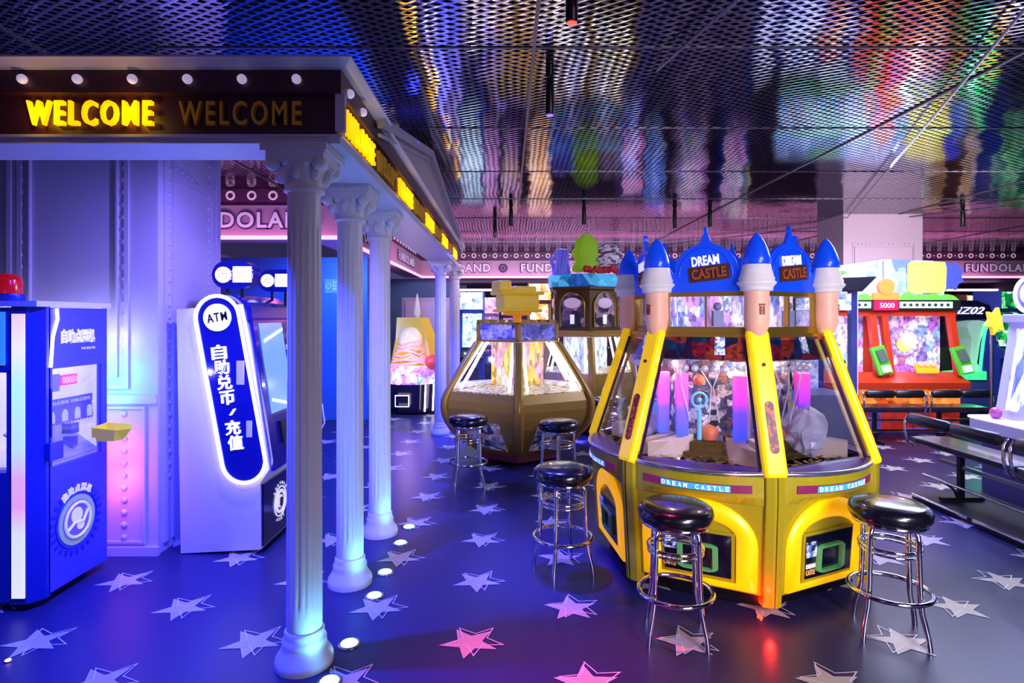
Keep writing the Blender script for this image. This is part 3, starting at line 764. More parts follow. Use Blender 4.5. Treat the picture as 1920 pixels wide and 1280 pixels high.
    b = MB(); pp = onface(i, 0.62, 0.60, 1.55); b.box(pp.x-0.03, pp.x+0.03, pp.y-0.02, pp.y+0.02, 1.548, 1.64); b.ball((pp.x, pp.y, 1.665), 0.025); obj('grey_figurine', b, mat('grey_blue_plastic', '#8a94b8', 0.5), wf)
    # onion dome sign
    a_, c_ = hk(i, 0.655, 1.75), hk(i+1, 0.655, 1.75); W = (c_-a_).length; mid = (a_+c_)/2
    M = frame(mid + n*0.01, c_-a_)
    prof = [(-0.40, 0), (-0.41, 0.08), (-0.40, 0.10), (-0.385, 0.16), (-0.36, 0.165), (-0.32, 0.12), (-0.275, 0.14)]
    for t in [PI*0.0 + k*(PI*0.42)/8 for k in range(9)]: prof.append((-0.30*math.cos(t), 0.15+0.155*math.sin(t)))
    prof += [(-0.045, 0.325), (-0.028, 0.36), (-0.012, 0.375), (-0.018, 0.395), (-0.010, 0.41), (0, 0.415)]
    prof = [(x*W*1.12, z*0.93) for x, z in prof]
    full = prof + [(-x, z) for x, z in reversed(prof[:-1])]
    b = MB(); b.T = M
    # fan outline, extruded
    b.loft([[(x, -0.012, z) for x, z in full], [(x, 0.012, z) for x, z in full]]); b.T = None
    dm = obj('dome_sign', b, BLUEP, castle)
    b = MB(); b.T = M; arcp = [(-0.24*W*1.2*math.cos(t), -0.018, 0.09+0.17*math.sin(t)) for t in [PI*k/14 for k in range(15)]]; b.tube(arcp, 0.004, 6); b.T = None; obj('dome_edge', b, BLUEP, dm)
    b = MB(); Mt = M @ Matrix.Translation((0, -0.016, 0.185)) @ Matrix.Rotation(-0.10, 4, 'Y'); text(b, 'DREAM', 0.155, 0.058, Mt, 0.008, 0.03); obj('lettering', b, WLET, dm, label='white DREAM letters')
    b = MB(); b.T = M @ Matrix.Translation((0.02, -0.014, 0.11)) @ Matrix.Rotation(-0.10, 4, 'Y'); b.box(-0.115, 0.115, -0.004, 0.004, -0.045, 0.045); b.T = None; obj('brown_plate', b, mat('brown_plate', '#4a2214', 0.5), dm)
    b = MB(); Mt = M @ Matrix.Translation((0.02, -0.020, 0.11)) @ Matrix.Rotation(-0.10, 4, 'Y'); text(b, 'CASTLE', 0.195, 0.06, Mt, 0.006, 0.025); obj('lettering', b, mat('rust_letters', '#9a4a28', 0.5, emit='#9a4a28', es=0.1), dm, label='rust brown CASTLE letters')
# arms and towers
for i in range(6):
    v = HX[i]-CC; rd = v.normalized(); tg = Vector((-rd.y, rd.x, 0)); b = MB()
    A_, B_ = hk(i, 1.0, 0.755), hk(i, 0.70, 1.525); ax = (B_-A_).normalized(); nn = ax.cross(tg).normalized()
    if nn.dot(rd) < 0: nn = -nn
    def ap(t, s, o): return tuple(A_ + (B_-A_)*t + tg*s + nn*o)
    rings = []
    for t in (0, 0.02, 0.5, 0.98, 1.0):
        wd = 0.062 if 0 < t < 1 else 0.055; e = 0.03 if 0 < t < 1 else 0.022
        rings.append([ap(t, -wd, -0.02), ap(t, -wd, e*0.5), ap(t, -wd*0.75, e), ap(t, wd*0.75, e), ap(t, wd, e*0.5), ap(t, wd, -0.02)])
    b.loft(rings); am = obj('yellow_arm', b, YARM, castle, bevel=0.006)
    b = MB(); pl = [ap(0.17+0.0+0.26*(k/16), 0, 0) for k in range(2)]
    ov = []
    for k in range(24):
        a = 2*PI*k/24; ex = 0.024*math.cos(a); ez = 0.0
        ez = (0.115 if math.sin(a) > 0 else -0.115) + 0.024*math.sin(a)
        c_ = A_ + ax*0.26 + nn*0.031
        ov.append(tuple(c_ + tg*ex + ax*ez))
    b.slab(ov, tuple(nn*0.004)); obj('slot_window', b, art('slot_art', ['#6a1c10', '#8a2c12', '#c0501c', '#501018'], 60, 0.3), am)
    c_ = A_ + ax*0.60 + nn*0.032; b = MB()
    b.tube([tuple(c_ - nn*0.002), tuple(c_ + nn*0.006)], 0.010, 12); b.T = None; obj('lock', b, mat('dark_bronze', '#3a2810', 0.4, 0.6), am)
    # tower
    tc = hk(i, 0.70, 0); X, Y = tc.x, tc.y
    b = MB(); b.lathe([(0.030,1.485),(0.050,1.51),(0.063,1.545),(0.069,1.60),(0.067,1.70),(0.068,1.752)], 28, (X, Y, 0)); tw = obj('tower_shaft', b, PEACH, castle)
    b = MB(); b.lathe([(0.070,1.748),(0.088,1.752),(0.086,1.765),(0.090,1.775),(0.104,1.79),(0.106,1.80),(0.094,1.806),(0.096,1.825),(0.090,1.832),(0.086,1.85),(0.080,1.87),(0.074,1.90),(0.060,1.915)], 28, (X, Y, 0)); obj('tower_collar', b, CREAM, tw)
    b = MB(); b.lathe([(0.074,1.898),(0.078,1.905),(0.074,1.94),(0.062,1.98),(0.046,2.02),(0.026,2.055),(0.008,2.075),(0.001,2.082)], 28, (X, Y, 0)); obj('tower_spire', b, BLUEP, tw)
    b = MB()
    M = frame(Vector((X, Y, 1.655)) + rd*0.067, -tg if True else tg)
    M = frame(Vector((X, Y, 1.64)) + rd*0.066, tg)
    b.T = M; b.box(-0.014, -0.003, -0.006, 0.01, -0.024, 0.024); b.box(0.003, 0.014, -0.006, 0.01, -0.024, 0.024); b.box(-0.016, 0.016, -0.007, 0.01, 0.027, 0.037); b.box(-0.016, 0.016, -0.0065, 0.01, -0.001, 0.002); b.T = None
    obj('tower_window', b, mat('brick_red', '#8a3422', 0.5), tw)
# roof slab
b = MB(); b.loft([[tuple(hk(i, k, z)) for i in range(6)] for k, z in ((0.70, 1.485), (0.70, 1.507))]); obj('roof_slab', b, GOLD, castle)
b = MB(); b.loft([[tuple(hk(i, k, z)) for i in range(6)] for k, z in ((0.64, 1.735), (0.64, 1.755))]); obj('roof_slab', b, GOLD, castle)
# playfield
b = MB(); b.loft([[tuple(hk(i, k, z)) for i in range(6)] for k, z in ((0.94, 0.74), (0.94, 0.765))]); obj('playfield', b, mat('gold_playfield', '#a08438', 0.35, 0.6, bump=0.4, scale=60), castle)
b = MB()
COIN = mat('gold_coins', '#c8a850', 0.3, 0.8, emit='#604818', es=0.15)
for _ in range(900):
    i = random.randrange(6); u = random.uniform(0.12, 0.88); k = random.uniform(0.52, 0.93)
    p = onface(i, u, k, 0.768+random.uniform(0, 0.018)); tx, ty = random.uniform(-.35, .35), random.uniform(-.35, .35); r = 0.0125
    b.add([(p.x+r*math.cos(a), p.y+r*math.sin(a), p.z+r*(tx*math.cos(a)+ty*math.sin(a))) for a in [PI*k_/4 for k_ in range(8)]], [tuple(range(8))])
obj('coins', b, COIN, castle, kind='stuff')
CORE = art('core_art', ['#5a5a70', '#a89c98', '#30303c', '#805850', '#74748a', '#c8c0c8', '#4a5a80', '#4a4858', '#6a5878'], 26, 0.4, 'EUCLIDEAN')
b = MB(); b.loft([[tuple(hk(i, k, z)) for i in range(6)] for k, z in ((0.46, 0.78), (0.46, 1.36))]); obj('centre_core', b, CORE, castle)
b = MB(); b.loft([[tuple(hk(i, k, z)) for i in range(6)] for k, z in ((0.70, 1.345), (0.71, 1.352))]); obj('inner_ceiling', b, SILV, castle)
for i in range(6):
    n, d = fnorm(i)
    # gold stepped pusher, beige ramps, LED pillars, clear tubes, toys
    b = MB(); b.loft([[tuple(onface(i, u, kk, z)) for u, kk in ((0.28, 0.40), (0.28, 0.70), (0.72, 0.70), (0.72, 0.40))] for z in (0.765, 0.80)])
    b.loft([[tuple(onface(i, u, kk, z)) for u, kk in ((0.30, 0.40), (0.30, 0.60), (0.70, 0.60), (0.70, 0.40))] for z in (0.80, 0.85)])
    obj('coin_pusher', b, mat('worn_gold_metal', '#8a7030', 0.35, 0.7, bump=0.3, scale=40), castle)
    for s0_, s1_, s2_ in ((0.06, 0.27, 0.16), (0.94, 0.73, 0.84)):
        b = MB(); b.loft([[tuple(onface(i, s0_, 0.86, 0.768)), tuple(onface(i, s1_, 0.74, 0.768)), tuple(onface(i, s1_, 0.50, 0.768)), tuple(onface(i, s0_, 0.50, 0.768))],
                          [tuple(onface(i, s0_, 0.86, 0.86)), tuple(onface(i, s2_, 0.72, 0.86)), tuple(onface(i, s1_, 0.50, 0.88)), tuple(onface(i, s0_, 0.50, 0.88))]]); obj('beige_ramp', b, mat('beige_ramp', '#c8b0a0', 0.4, emit='#c8a8a0', es=0.10), castle)
    for sl_, u_ in ((0.60, 0.19), (0.60, 0.88)):
        p = onface(i, u_, 0.60, 0); b = MB(); b.box(p.x-0.035, p.x+0.035, p.y-0.02, p.y+0.02, 0.885, 1.26); obj('led_pillar', b, ledgrad('pillar_led', [(0, '#3a48ff'), (0.42, '#6a48ff'), (0.6, '#d040f0'), (1, '#ff50c8')], 0.9, 1.24, 1.15), castle)
    p = onface(i, 0.38, 0.55, 0); b = MB(); b.ring((p.x, p.y, 1.10), 0.045, 0.008, 18, 6, 'y'); b.lathe([(0.014, 0.86), (0.014, 1.04)], 10, (p.x, p.y, 0)); b.ball((p.x, p.y, 1.10), 0.016); obj('toy_wheel', b, mat('pale_blue_toy', '#6ab8e0', 0.4, emit='#6ab8e0', es=0.3), castle)
    p = onface(i, 0.36, 0.52, 0); b = MB(); b.ball((p.x, p.y, 1.22), 0.035, 0.03, 0.035); b.lathe([(0.045, 0.86), (0.06, 0.90), (0.05, 0.93), (0.001, 0.95)], 14, (p.x+0.06, p.y, 0)); obj('orange_toy', b, mat('orange_toy', '#d87850', 0.4, emit='#c05030', es=0.12), castle)
    b = MB()
    for t_ in range(5):
        u_ = 0.30+0.1*t_; q = onface(i, u_, 0.70, 1.30); b.ball(tuple(q), 0.022, 0.018, 0.02, 10, 6)
    rnd = [random.uniform(-1, 1) for _ in range(12)]
    for t_ in range(3):
        a0 = onface(i, 0.25+0.2*t_, 0.70, 1.30); a1 = onface(i, 0.35+0.15*t_+0.05*rnd[t_], 0.62, 0.98); b.tube([tuple(a0), tuple((a0+a1)/2+Vector((0.04*rnd[t_+3], 0, 0.05))), tuple(a1)], 0.004, 6)
    obj('silver_garland', b, mat('silver_garland', '#dcdce8', 0.3, 0.3, emit='#c8c8e0', es=0.15), castle)
BAG = mat('clear_prize_wrap', '#c8c4e8', 0.15, emit='#a8a0e0', es=0.15, var=0.5, scale=14, bump=0.6)
for i, uu in ((0, 0.70), (0, 0.80), (4, 0.5)):
    b = MB(); q = onface(i, uu, 0.60+0.12*((uu*10) % 2), 0.88 + 0.05*((uu*7) % 1)); n = 14
    rings = []
    for j in range(9):
        t = -PI/2+0.05 + (PI-0.1)*j/8
        rings.append([(q.x+0.075*math.cos(t)*math.cos(2*PI*a/n)*(1+0.6*random.random()), q.y+0.06*math.cos(t)*math.sin(2*PI*a/n)*(1+0.6*random.random()), q.z+0.12*math.sin(t)*(1+0.3*random.random())) for a in range(n)])
    b.loft(rings); b.smooth = False; obj('wrapped_prize', b, BAG, castle)
for i in (0, 5):
    b = MB()
    for k in range(9): q0 = onface(i, 0.04+0.012*k, 0.50, 0.87); b.box(q0.x-0.003, q0.x+0.003, q0.y-0.003, q0.y+0.003, 0.87, 1.34)
    q0, q1 = onface(i, 0.03, 0.49, 0.87), onface(i, 0.15, 0.49, 0.87); b.slab([tuple(q0), tuple(q1), (q1.x, q1.y, 1.34), (q0.x, q0.y, 1.34)], (0, 0.005, 0)); obj('ribbed_panel', b, mat('taupe_ribbed', '#8a7884', 0.4, emit='#6a5864', es=0.12), castle)
point((CC.x, CC.y-0.42, 1.30), 5, (1.0, 0.85, 0.75), 0.04)
point((CC.x+0.40, CC.y-0.28, 1.30), 4, (1.0, 0.9, 0.9), 0.04)
point((CC.x-0.40, CC.y-0.2, 1.30), 4, (1.0, 0.85, 0.9), 0.04)
point((CC.x, CC.y, 1.66), 3, (0.85, 0.7, 1.0), 0.1)

# ================================================================== GOLD PUSHERS
GOLDP = mat('gold_brown_paint', '#b48c34', 0.32, 0.2, var=0.1, scale=4)
YIN = art('yellow_lit_art', ['#ffe890', '#ffd860', '#fff4c8', '#ffe070', '#e8b060', '#fff8d8', '#f0b8c0'], 9, 0.62, 'EUCLIDEAN', stretch=(1, 1, 0.4))
WIN = art('white_lit_art', ['#c8dce8', '#b8c8d8', '#e8f4f8', '#a8b8c8', '#d89898', '#e0f0f0'], 9, 0.6, 'EUCLIDEAN', stretch=(1, 1, 0.4))
REDB = mat('dark_red_base', '#6a1420', 0.4)
def hexmachine(cx, cy, rot, prof, zwin0, zwin1, ztop, label, lit, header, topcol):
    m = thing('gold_pusher_machine', label, 'arcade machine', (cx, cy, 0))
    rf = lambda z: next((prof[k][0] + (prof[k+1][0]-prof[k][0])*(z-prof[k][1])/(prof[k+1][1]-prof[k][1]) for k in range(len(prof)-1) if prof[k][1] <= z <= prof[k+1][1]), prof[-1][0])
    C_ = lambda i, r, z: Vector((cx + r*math.cos(rot-PI/2+PI/3*i), cy + r*math.sin(rot-PI/2+PI/3*i), z))
    zs = [prof[0][1] + (zwin0-prof[0][1])*k/8 for k in range(9)]
    b = MB(); b.loft([[tuple(C_(i, rf(z), z)) for i in range(6)] for z in zs]); obj('cabinet_body', b, GOLDP, m)
    b = MB(); b.lathe([(0.50, 0), (0.52, 0.03), (0.50, prof[0][1]+0.04)], 6, (cx, cy, 0)); b2 = MB(); b2.loft([[tuple(C_(i, rr_, z)) for i in range(6)] for rr_, z in ((prof[0][0]*0.9, 0.005), (prof[0][0]*1.04, 0.04), (prof[0][0]*1.02, prof[0][1]+0.03))]); obj('base', b2, REDB, m)
    for i in range(6):
        a = rot-PI/2+PI/3*i; rd = Vector((math.cos(a), math.sin(a), 0)); tg = Vector((-rd.y, rd.x, 0)); b = MB(); rings = []
        zz = zs[1:] + [zwin0 + (zwin1-zwin0)*k/6 for k in range(1, 7)]
        for z in zz:
            p = C_(i, rf(z)+0.015, z); rings.append([tuple(p-tg*0.05-rd*0.01), tuple(p-tg*0.03+rd*0.012), tuple(p+tg*0.03+rd*0.012), tuple(p+tg*0.05-rd*0.01), tuple(p+tg*0.04-rd*0.05), tuple(p-tg*0.04-rd*0.05)])
        b.smooth = True; b.loft(rings); obj('rib', b, GOLDP, m)
        P = lambda u, r, z, o=0: C_(i, r, z).lerp(C_(i+1, r, z), u) + nrm*o
        e0, e1 = C_(i, 1, 0), C_(i+1, 1, 0); dd = (e1-e0).normalized(); nrm = Vector((dd.y, -dd.x, 0))
        b = MB(); b.slab([tuple(P(0.08, rf(zwin0)-0.01, zwin0)), tuple(P(0.92, rf(zwin0)-0.01, zwin0)), tuple(P(0.92, rf(zwin1)-0.01, zwin1)), tuple(P(0.08, rf(zwin1)-0.01, zwin1))], tuple(-nrm*0.006)); obj('glass_pane', b, GLASS, m)
        for u in (0.13, 0.87):
            b = MB(); b.tube([tuple(P(u, rf(zwin0)-0.06, zwin0+0.03)), tuple(P(u, rf(zwin1)-0.05, zwin1-0.02))], 0.016, 8); obj('light_tube', b, mat('warm_light_tube', '#fff8e8', 0.4, emit='#fff4e0', es=2.6), m)
        b = MB(); b.slab([tuple(P(0.0, 0.34, zwin0)), tuple(P(1, 0.34, zwin0)), tuple(P(1, 0.34, zwin1)), tuple(P(0, 0.34, zwin1))], tuple(-nrm*0.01)); obj('lit_core_panel', b, lit, m)
        b = MB(); b.slab([tuple(P(0.06, rf(zwin0)-0.02, zwin0+0.01)), tuple(P(0.94, rf(zwin0)-0.02, zwin0+0.01)), tuple(P(0.94, 0.34, zwin0+0.05)), tuple(P(0.06, 0.34, zwin0+0.05))], (0, 0, -0.01)); obj('coin_bed', b, art('coin_bed_art', ['#c8b870', '#f0e8b0', '#8a7840', '#d8d0c8'], 40, 0.35), m)
        # door poster low on the body
        z0, z1 = 0.17, 0.50
        b = MB(); b.loft([[tuple(P(u, rf(z0+(z1-z0)*j/6), z0+(z1-z0)*j/6, o)) for u, o in ((0.22+0.03*j/6, 0.0), (0.80-0.06*j/6, 0.0), (0.80-0.06*j/6, 0.016), (0.22+0.03*j/6, 0.016))] for j in range(7)]); obj('door_poster', b, art('door_art', ['#9aa0c8', '#5a6090', '#c8c8e0', '#383c60', '#b090a8'], 14, 0.15), m)
        # header
        zr = ((zwin1+0.01, zwin1+0.025), (ztop-0.02, ztop)); rt = rf(zwin1)
        b = MB()
        for (za, zb) in zr: b.loft([[tuple(P(u, rt+o, z)) for u, o in ((0, 0.01), (1, 0.01), (1, -0.03), (0, -0.03))] for z in (za, zb)])
        for (ua, ub) in ((0, 0.07), (0.93, 1)): b.loft([[tuple(P(u, rt+o, z)) for u, o in ((ua, 0.01), (ub, 0.01), (ub, -0.03), (ua, -0.03))] for z in (zwin1+0.01, ztop)])
        hf = obj('header_frame', b, GOLDP, m)
        b = MB(); b.slab([tuple(P(0.07, rt-0.005, zwin1+0.02)), tuple(P(0.93, rt-0.005, zwin1+0.02)), tuple(P(0.93, rt-0.005, ztop-0.02)), tuple(P(0.07, rt-0.005, ztop-0.02))], tuple(-nrm*0.01)); obj('header_panel', b, header, hf)
        for k in range(4 if topcol else 0):
            b = MB(); b.loft([[tuple(P(u, rt+o, z)) for u, o in ((0.1+0.22*k, 0.01), (0.22+0.22*k, 0.01), (0.22+0.22*k, -0.02), (0.1+0.22*k, -0.02))] for z in (ztop, ztop+0.03)])
            obj('merlon', b, GOLDP, hf)
    b = MB(); b.loft([[tuple(C_(i, rf(zwin1), z)) for i in range(6)] for z in (ztop-0.01, ztop)]); obj('top_plate', b, GOLDP, m)
    b = MB(); b.loft([[tuple(C_(i, rf(zwin1)-0.04, z)) for i in range(6)] for z in (zwin1, zwin1+0.01)]); obj('inner_ceiling', b, SILV, m)
    for i in range(6): 
        p = C_(i+0.5, 0.55, (zwin0+zwin1)/2+0.1); point(tuple(p), 0.7, (1, 0.9, 0.7) if lit is YIN else (0.9, 0.97, 1), 0.08)
    return m, C_, rf
prof = [(0.50,0.10),(0.70,0.25),(0.86,0.42),(0.93,0.58),(0.92,0.72),(0.87,0.82),(0.72,1.05),(0.52,1.33),(0.50,1.34)]
BLUEH = art('blue_header_art', ['#7a78d8', '#9a98e8', '#5a58b8', '#b8b0e8', '#4a4890'], 10, 0.35)
gm, GC, grf = hexmachine(0.11, 6.75, 0.0, prof, 0.80, 1.33, 1.545, 'round-bellied gold pusher machine with yellow-lit windows, left of the castle machine', YIN, BLUEH, True)
# yellow turning topper
b = MB(); b.lathe([(0.05,1.545),(0.05,1.62),(0.16,1.63),(0.17,1.66)], 20, (0.11, 6.75, 0)); tp = obj('topper_turntable', b, mat('amber_lit_ring', '#d88830', 0.4, emit='#e08828', es=0.5), gm)
b = MB(); cx, cy = 0.11, 6.75
b.T = Matrix.Translation((cx, cy, 0)) @ Matrix.Rotation(0.35, 4, 'Z')
b.box(-0.25, 0.25, -0.18, 0.18, 1.66, 1.70); b.box(-0.22, 0.22, -0.15, 0.15, 1.70, 1.86); b.box(-0.27, 0.27, -0.2, 0.2, 1.86, 1.90); b.box(-0.27, -0.12, -0.15, 0.15, 1.90, 2.02); b.box(-0.08, 0.20, -0.12, 0.12, 1.90, 1.96); b.T = None
obj('yellow_topper', b, mat('yellow_topper', '#d8b838', 0.4, emit='#c8a020', es=0.25), tp, bevel=0.02)
prof2 = [(0.50,0.06),(0.66,0.25),(0.76,0.45),(0.78,0.60),(0.76,0.80),(0.60,1.33),(0.60,1.34)]
ARCH = art('arch_art', ['#3a2c3c', '#6a5068', '#1c1c28', '#907088', '#484868', '#b08890'], 9, 0.3, 'EUCLIDEAN')
om, OC, orf = hexmachine(1.12, 8.45, 0.0, prof2, 0.84, 1.33, 1.42, 'tall gold pusher machine with arched windows and coral reef topper', WIN, GOLDP, False)
cx, cy = 1.12, 8.45
b = MB(); b.loft([[tuple(OC(i, r, z)) for i in range(6)] for r, z in ((0.54, 1.42), (0.54, 1.46), (0.50, 1.46), (0.50, 1.98), (0.56, 1.99), (0.56, 2.02))]); up = obj('upper_cabinet', b, mat('dark_gold', '#5a4420', 0.4, 0.5), om)
for i in range(6):
    e0, e1 = OC(i, 0.50, 0), OC(i+1, 0.50, 0); dd = (e1-e0).normalized(); nrm = Vector((dd.y, -dd.x, 0)); c = (e0+e1)/2
    M = frame(Vector((c.x, c.y, 1.47)) + nrm*0.004, dd); w_ = 0.185
    pts = [(-w_, 0.0), (w_, 0.0)] + [(w_*math.cos(t), 0.29 + w_*math.sin(t)) for t in [PI*k/14 for k in range(15)]]
    b = MB(); b.T = M; b.loft([[(x, 0, z) for x, z in pts], [(x, -0.01, z) for x, z in pts]]); b.T = None; aw = obj('arched_window', b, ARCH, om)
    b = MB(); b.T = M; b.tube([(x, -0.015, z) for x, z in [(-w_, 0)] + [(-w_*math.cos(t), 0.29 + w_*math.sin(t)) for t in [PI*k/14 for k in range(15)]] + [(w_, 0)]], 0.010, 6); b.T = None; obj('arch_trim', b, GOLD, aw)
    b = MB(); b.T = M; b.ball((0, -0.02, 0.33), 0.13, 0.02, 0.075, 16, 8); b.T = None; obj('white_shell_badge', b, mat('white_pink_badge', '#e0c8d8', 0.4, emit='#c8a8c0', es=0.25), aw)
    b = MB(); b.T = M; b.box(-0.03, 0.03, -0.02, 0, 0.04, 0.17); b.T = None; obj('notice_card', b, WLET, aw)
    b = MB(); f0, f1 = OC(i, 0.58, 0), OC(i+1, 0.58, 0)
    b.slab([(f0.x, f0.y, 2.03), (f1.x, f1.y, 2.03), (f1.x+nrm.x*0.02, f1.y+nrm.y*0.02, 2.20), (f0.x+nrm.x*0.02, f0.y+nrm.y*0.02, 2.20)], tuple(-nrm*0.02)); obj('turquoise_panel', b, art('sea_art', ['#2a90d0', '#3aa8d8', '#1c60a8', '#50b8e0'], 3, 0.45, 'EUCLIDEAN'), om)
    b = MB()
    for k in range(3): p = f0.lerp(f1, 0.2+0.3*k); b.ball((p.x-nrm.x*0.05, p.y-nrm.y*0.05, 2.005), 0.018)
    obj('warm_lamps', b, mat('warm_lamp', '#ffe0a0', 0.4, emit='#ffc870', es=6), om)
b = MB(); b.loft([[tuple(OC(i, 0.57, z)) for i in range(6)] for z in (2.02, 2.03)]); b.loft([[tuple(OC(i, 0.57, z)) for i in range(6)] for z in (2.17, 2.18)]); tpl = obj('topper_deck', b, mat('teal_deck', '#1c5a80', 0.4), om)
# reef: green frond, brain coral, tube corals, red starfish
b = MB(); rings = []
for t in range(13):
    z = 2.24 + 0.52*t/12; w_ = 0.17*(1 + 0.15*math.sin(t*1.3)) * (1.0 if t < 9 else (1-(t-9)*0.24)); rings.append([(cx-0.02+w_*math.cos(a)*(1+0.10*math.cos(9*a)), cy-0.30+0.08*math.sin(a), z) for a in [2*PI*k/36 for k in range(36)]])
b.loft(rings); obj('green_coral', b, mat('green_coral', '#8ab808', 0.5, emit='#7aa800', es=0.35, bump=0.8, scale=30), tpl)
b = MB(); b.ball((cx+0.30, cy-0.28, 2.44), 0.19, 0.15, 0.20, 20, 14); obj('brain_coral', b, art('brain_art', ['#c8b8d8', '#58405c', '#d8c8e0', '#684a70'], 26, 0.25, 'EUCLIDEAN', stretch=(0.4, 1, 1.6)), tpl)
b = MB()
for k in range(22):
    a = random.uniform(-1.3, 1.3); bx_, bz_ = cx-0.36+random.uniform(-0.12, 0.14), 2.19; hh = random.uniform(0.12, 0.38)
    b.tube([(bx_, cy-0.30+random.uniform(-.1, .1), bz_), (bx_+0.3*math.sin(a)*hh, cy-0.32, bz_+hh)], random.uniform(0.014, 0.03), 8)
obj('tube_coral', b, mat('violet_tube_coral', '#6a68d8', 0.5, emit='#5a58c8', es=0.3), tpl)
b = MB()
for k in range(14): b.ball((cx-0.05+0.045*k, cy-0.47+random.uniform(-.03, .03), 2.21+random.uniform(0, 0.06)), 0.04, 0.03, 0.05)
obj('red_shells', b, mat('red_coral', '#b01c28', 0.4, emit='#90141c', es=0.2), tpl)

# ================================================================== ATM
AX = -1.83
atm = thing('atm_machine', 'tall white and black ATM with a glowing white oval light frame on its side', 'ATM', (-1.95, 4.3, 0))
WH2 = mat('white_sheet_metal', '#cfc8e8', 0.35, var=0.02); NAVYP = mat('navy_gloss_panel', '#0a0f58', 0.15, coat=0.5, emit='#0812a0', es=0.25)
y0, y1 = 3.93, 4.66
def at(px, py, d=3.93): return ((px-VX)*d/F, d, H+(VY-py)*d/F)
pts = [at(331, 580), at(380, 576), at(455, 570), at(470, 640), at(505, 880), at(488, 905), at(489, 1030), at(339, 1037)]
b = MB(); b.slab(pts[::-1], (0, y1-y0, 0)); obj('cabinet', b, WH2, atm)
b = MB(); fx = at(489, 0)[0]
b.slab([(fx+0.004, y0+0.01, 0.05), (fx+0.004, y1, 0.05), (fx+0.004, y1, 0.47), (fx+0.004, y0+0.01, 0.47)], (0.012, 0, 0)); lp = obj('black_door', b, DKP, atm)
M = frame(Vector((fx+0.018, 4.22, 0.27)), (0, 1, 0)); b = MB(); b.T = M; b.ring((0, -0.002, 0), 0.075, 0.010, 28, 6, 'y'); b.ring((0, -0.002, 0), 0.105, 0.005, 28, 6, 'y'); b.disc((0, -0.002, 0), 0.045, 'y', 0.004)
b.T = None; obj('round_emblem', b, WLET, lp)
b = MB(); b.T = M; b.ring((0, -0.01, 0.012), 0.014, 0.006, 14, 6, 'y'); b.ring((0, -0.01, -0.016), 0.016, 0.006, 14, 6, 'y'); b.T = None; obj('emblem_mark', b, DKP, lp)
def arc_word(parent, s, M, R, a0, a1, w, h, m, name='lettering', label=None):
    b = MB(); n = len(s)
    for k, ch in enumerate(s):
        a = a0 + (a1-a0)*k/(n-1); Mt = M @ Matrix.Translation((R*math.sin(a), 0, R*math.cos(a))) @ Matrix.Rotation(a, 4, 'Y'); text(b, ch, w, h, Mt, 0.003, 0.01)
    return obj(name, b, m, parent, label=label)
arc_word(lp, 'SERVICE', M, 0.13, -0.9, 0.9, 0.016, 0.02, WLET, label='white letters curving over the emblem')
arc_word(lp, 'SELF', M @ Matrix.Rotation(PI, 4, 'Y'), 0.13, -0.45, 0.45, 0.016, 0.02, WLET, label='white letters curving under the emblem')
# sloped front with the screen, curved hood
def slope(t, s): # t 0 top .. 1 bottom on the sloping front
    top = Vector(at(462, 575)); bot = Vector(at(507, 885)); return Vector((top.x + (bot.x-top.x)*t, s, top.z + (bot.z-top.z)*t))
b = MB(); b.slab([tuple(slope(0, y0+0.02)), tuple(slope(0, y1-0.02)), tuple(slope(1, y1-0.02)), tuple(slope(1, y0+0.02))], (0.02, 0, 0.004)); fp = obj('front_panel', b, NAVYP, atm)
sc0 = [slope(0.10, 4.03), slope(0.10, 4.42), slope(0.66, 4.42), slope(0.66, 4.03)]
b = MB(); b.slab([(p.x+0.022, p.y, p.z) for p in sc0], (0.008, 0, 0)); ss = obj('screen', b, mat('lit_screen_blue', '#8ab0f8', 0.12, emit='#6a98f0', es=0.75), atm)
b = MB()
for t_ in (0.22, 0.585): b.slab([tuple(slope(t_, 4.06)+Vector((0.032, 0, 0))), tuple(slope(t_-0.07 if t_ < 0.4 else t_+0.07, 4.41)+Vector((0.032, 0, 0))), tuple(slope(t_-0.085 if t_ < 0.4 else t_+0.055, 4.41)+Vector((0.032, 0, 0))), tuple(slope(t_-0.015, 4.06)+Vector((0.032, 0, 0)))], (0.002, 0, 0))
obj('screen_graphic', b, LEDW, ss)
b = MB(); b.slab([tuple(slope(0.72, 4.12)+Vector((0.022, 0, 0))), tuple(slope(0.72, 4.28)+Vector((0.022, 0, 0))), tuple(slope(0.86, 4.28)+Vector((0.022, 0, 0))), tuple(slope(0.86, 4.12)+Vector((0.022, 0, 0)))], (0.02, 0, 0)); obj('card_slot', b, BLACK, atm)
b = MB(); b.slab([tuple(slope(0.25, 4.46)+Vector((0.022, 0, 0))), tuple(slope(0.25, 4.58)+Vector((0.022, 0, 0))), tuple(slope(0.62, 4.58)+Vector((0.022, 0, 0))), tuple(slope(0.62, 4.46)+Vector((0.022, 0, 0)))], (0.015, 0, 0)); obj('sticker_panel', b, art('atm_sticker', ['#c8c8f0', '#382060', '#e04080', '#202048'], 18, 0.4), atm)
b = MB(); hood = [at(380, 566), at(410, 553), at(440, 553), at(462, 566), at(472, 600), at(455, 600)]; b.slab([(p[0], y0+0.01, p[2]) for p in hood[::-1]], (0, y1-y0-0.02, 0)); obj('hood', b, NAVYP, atm)
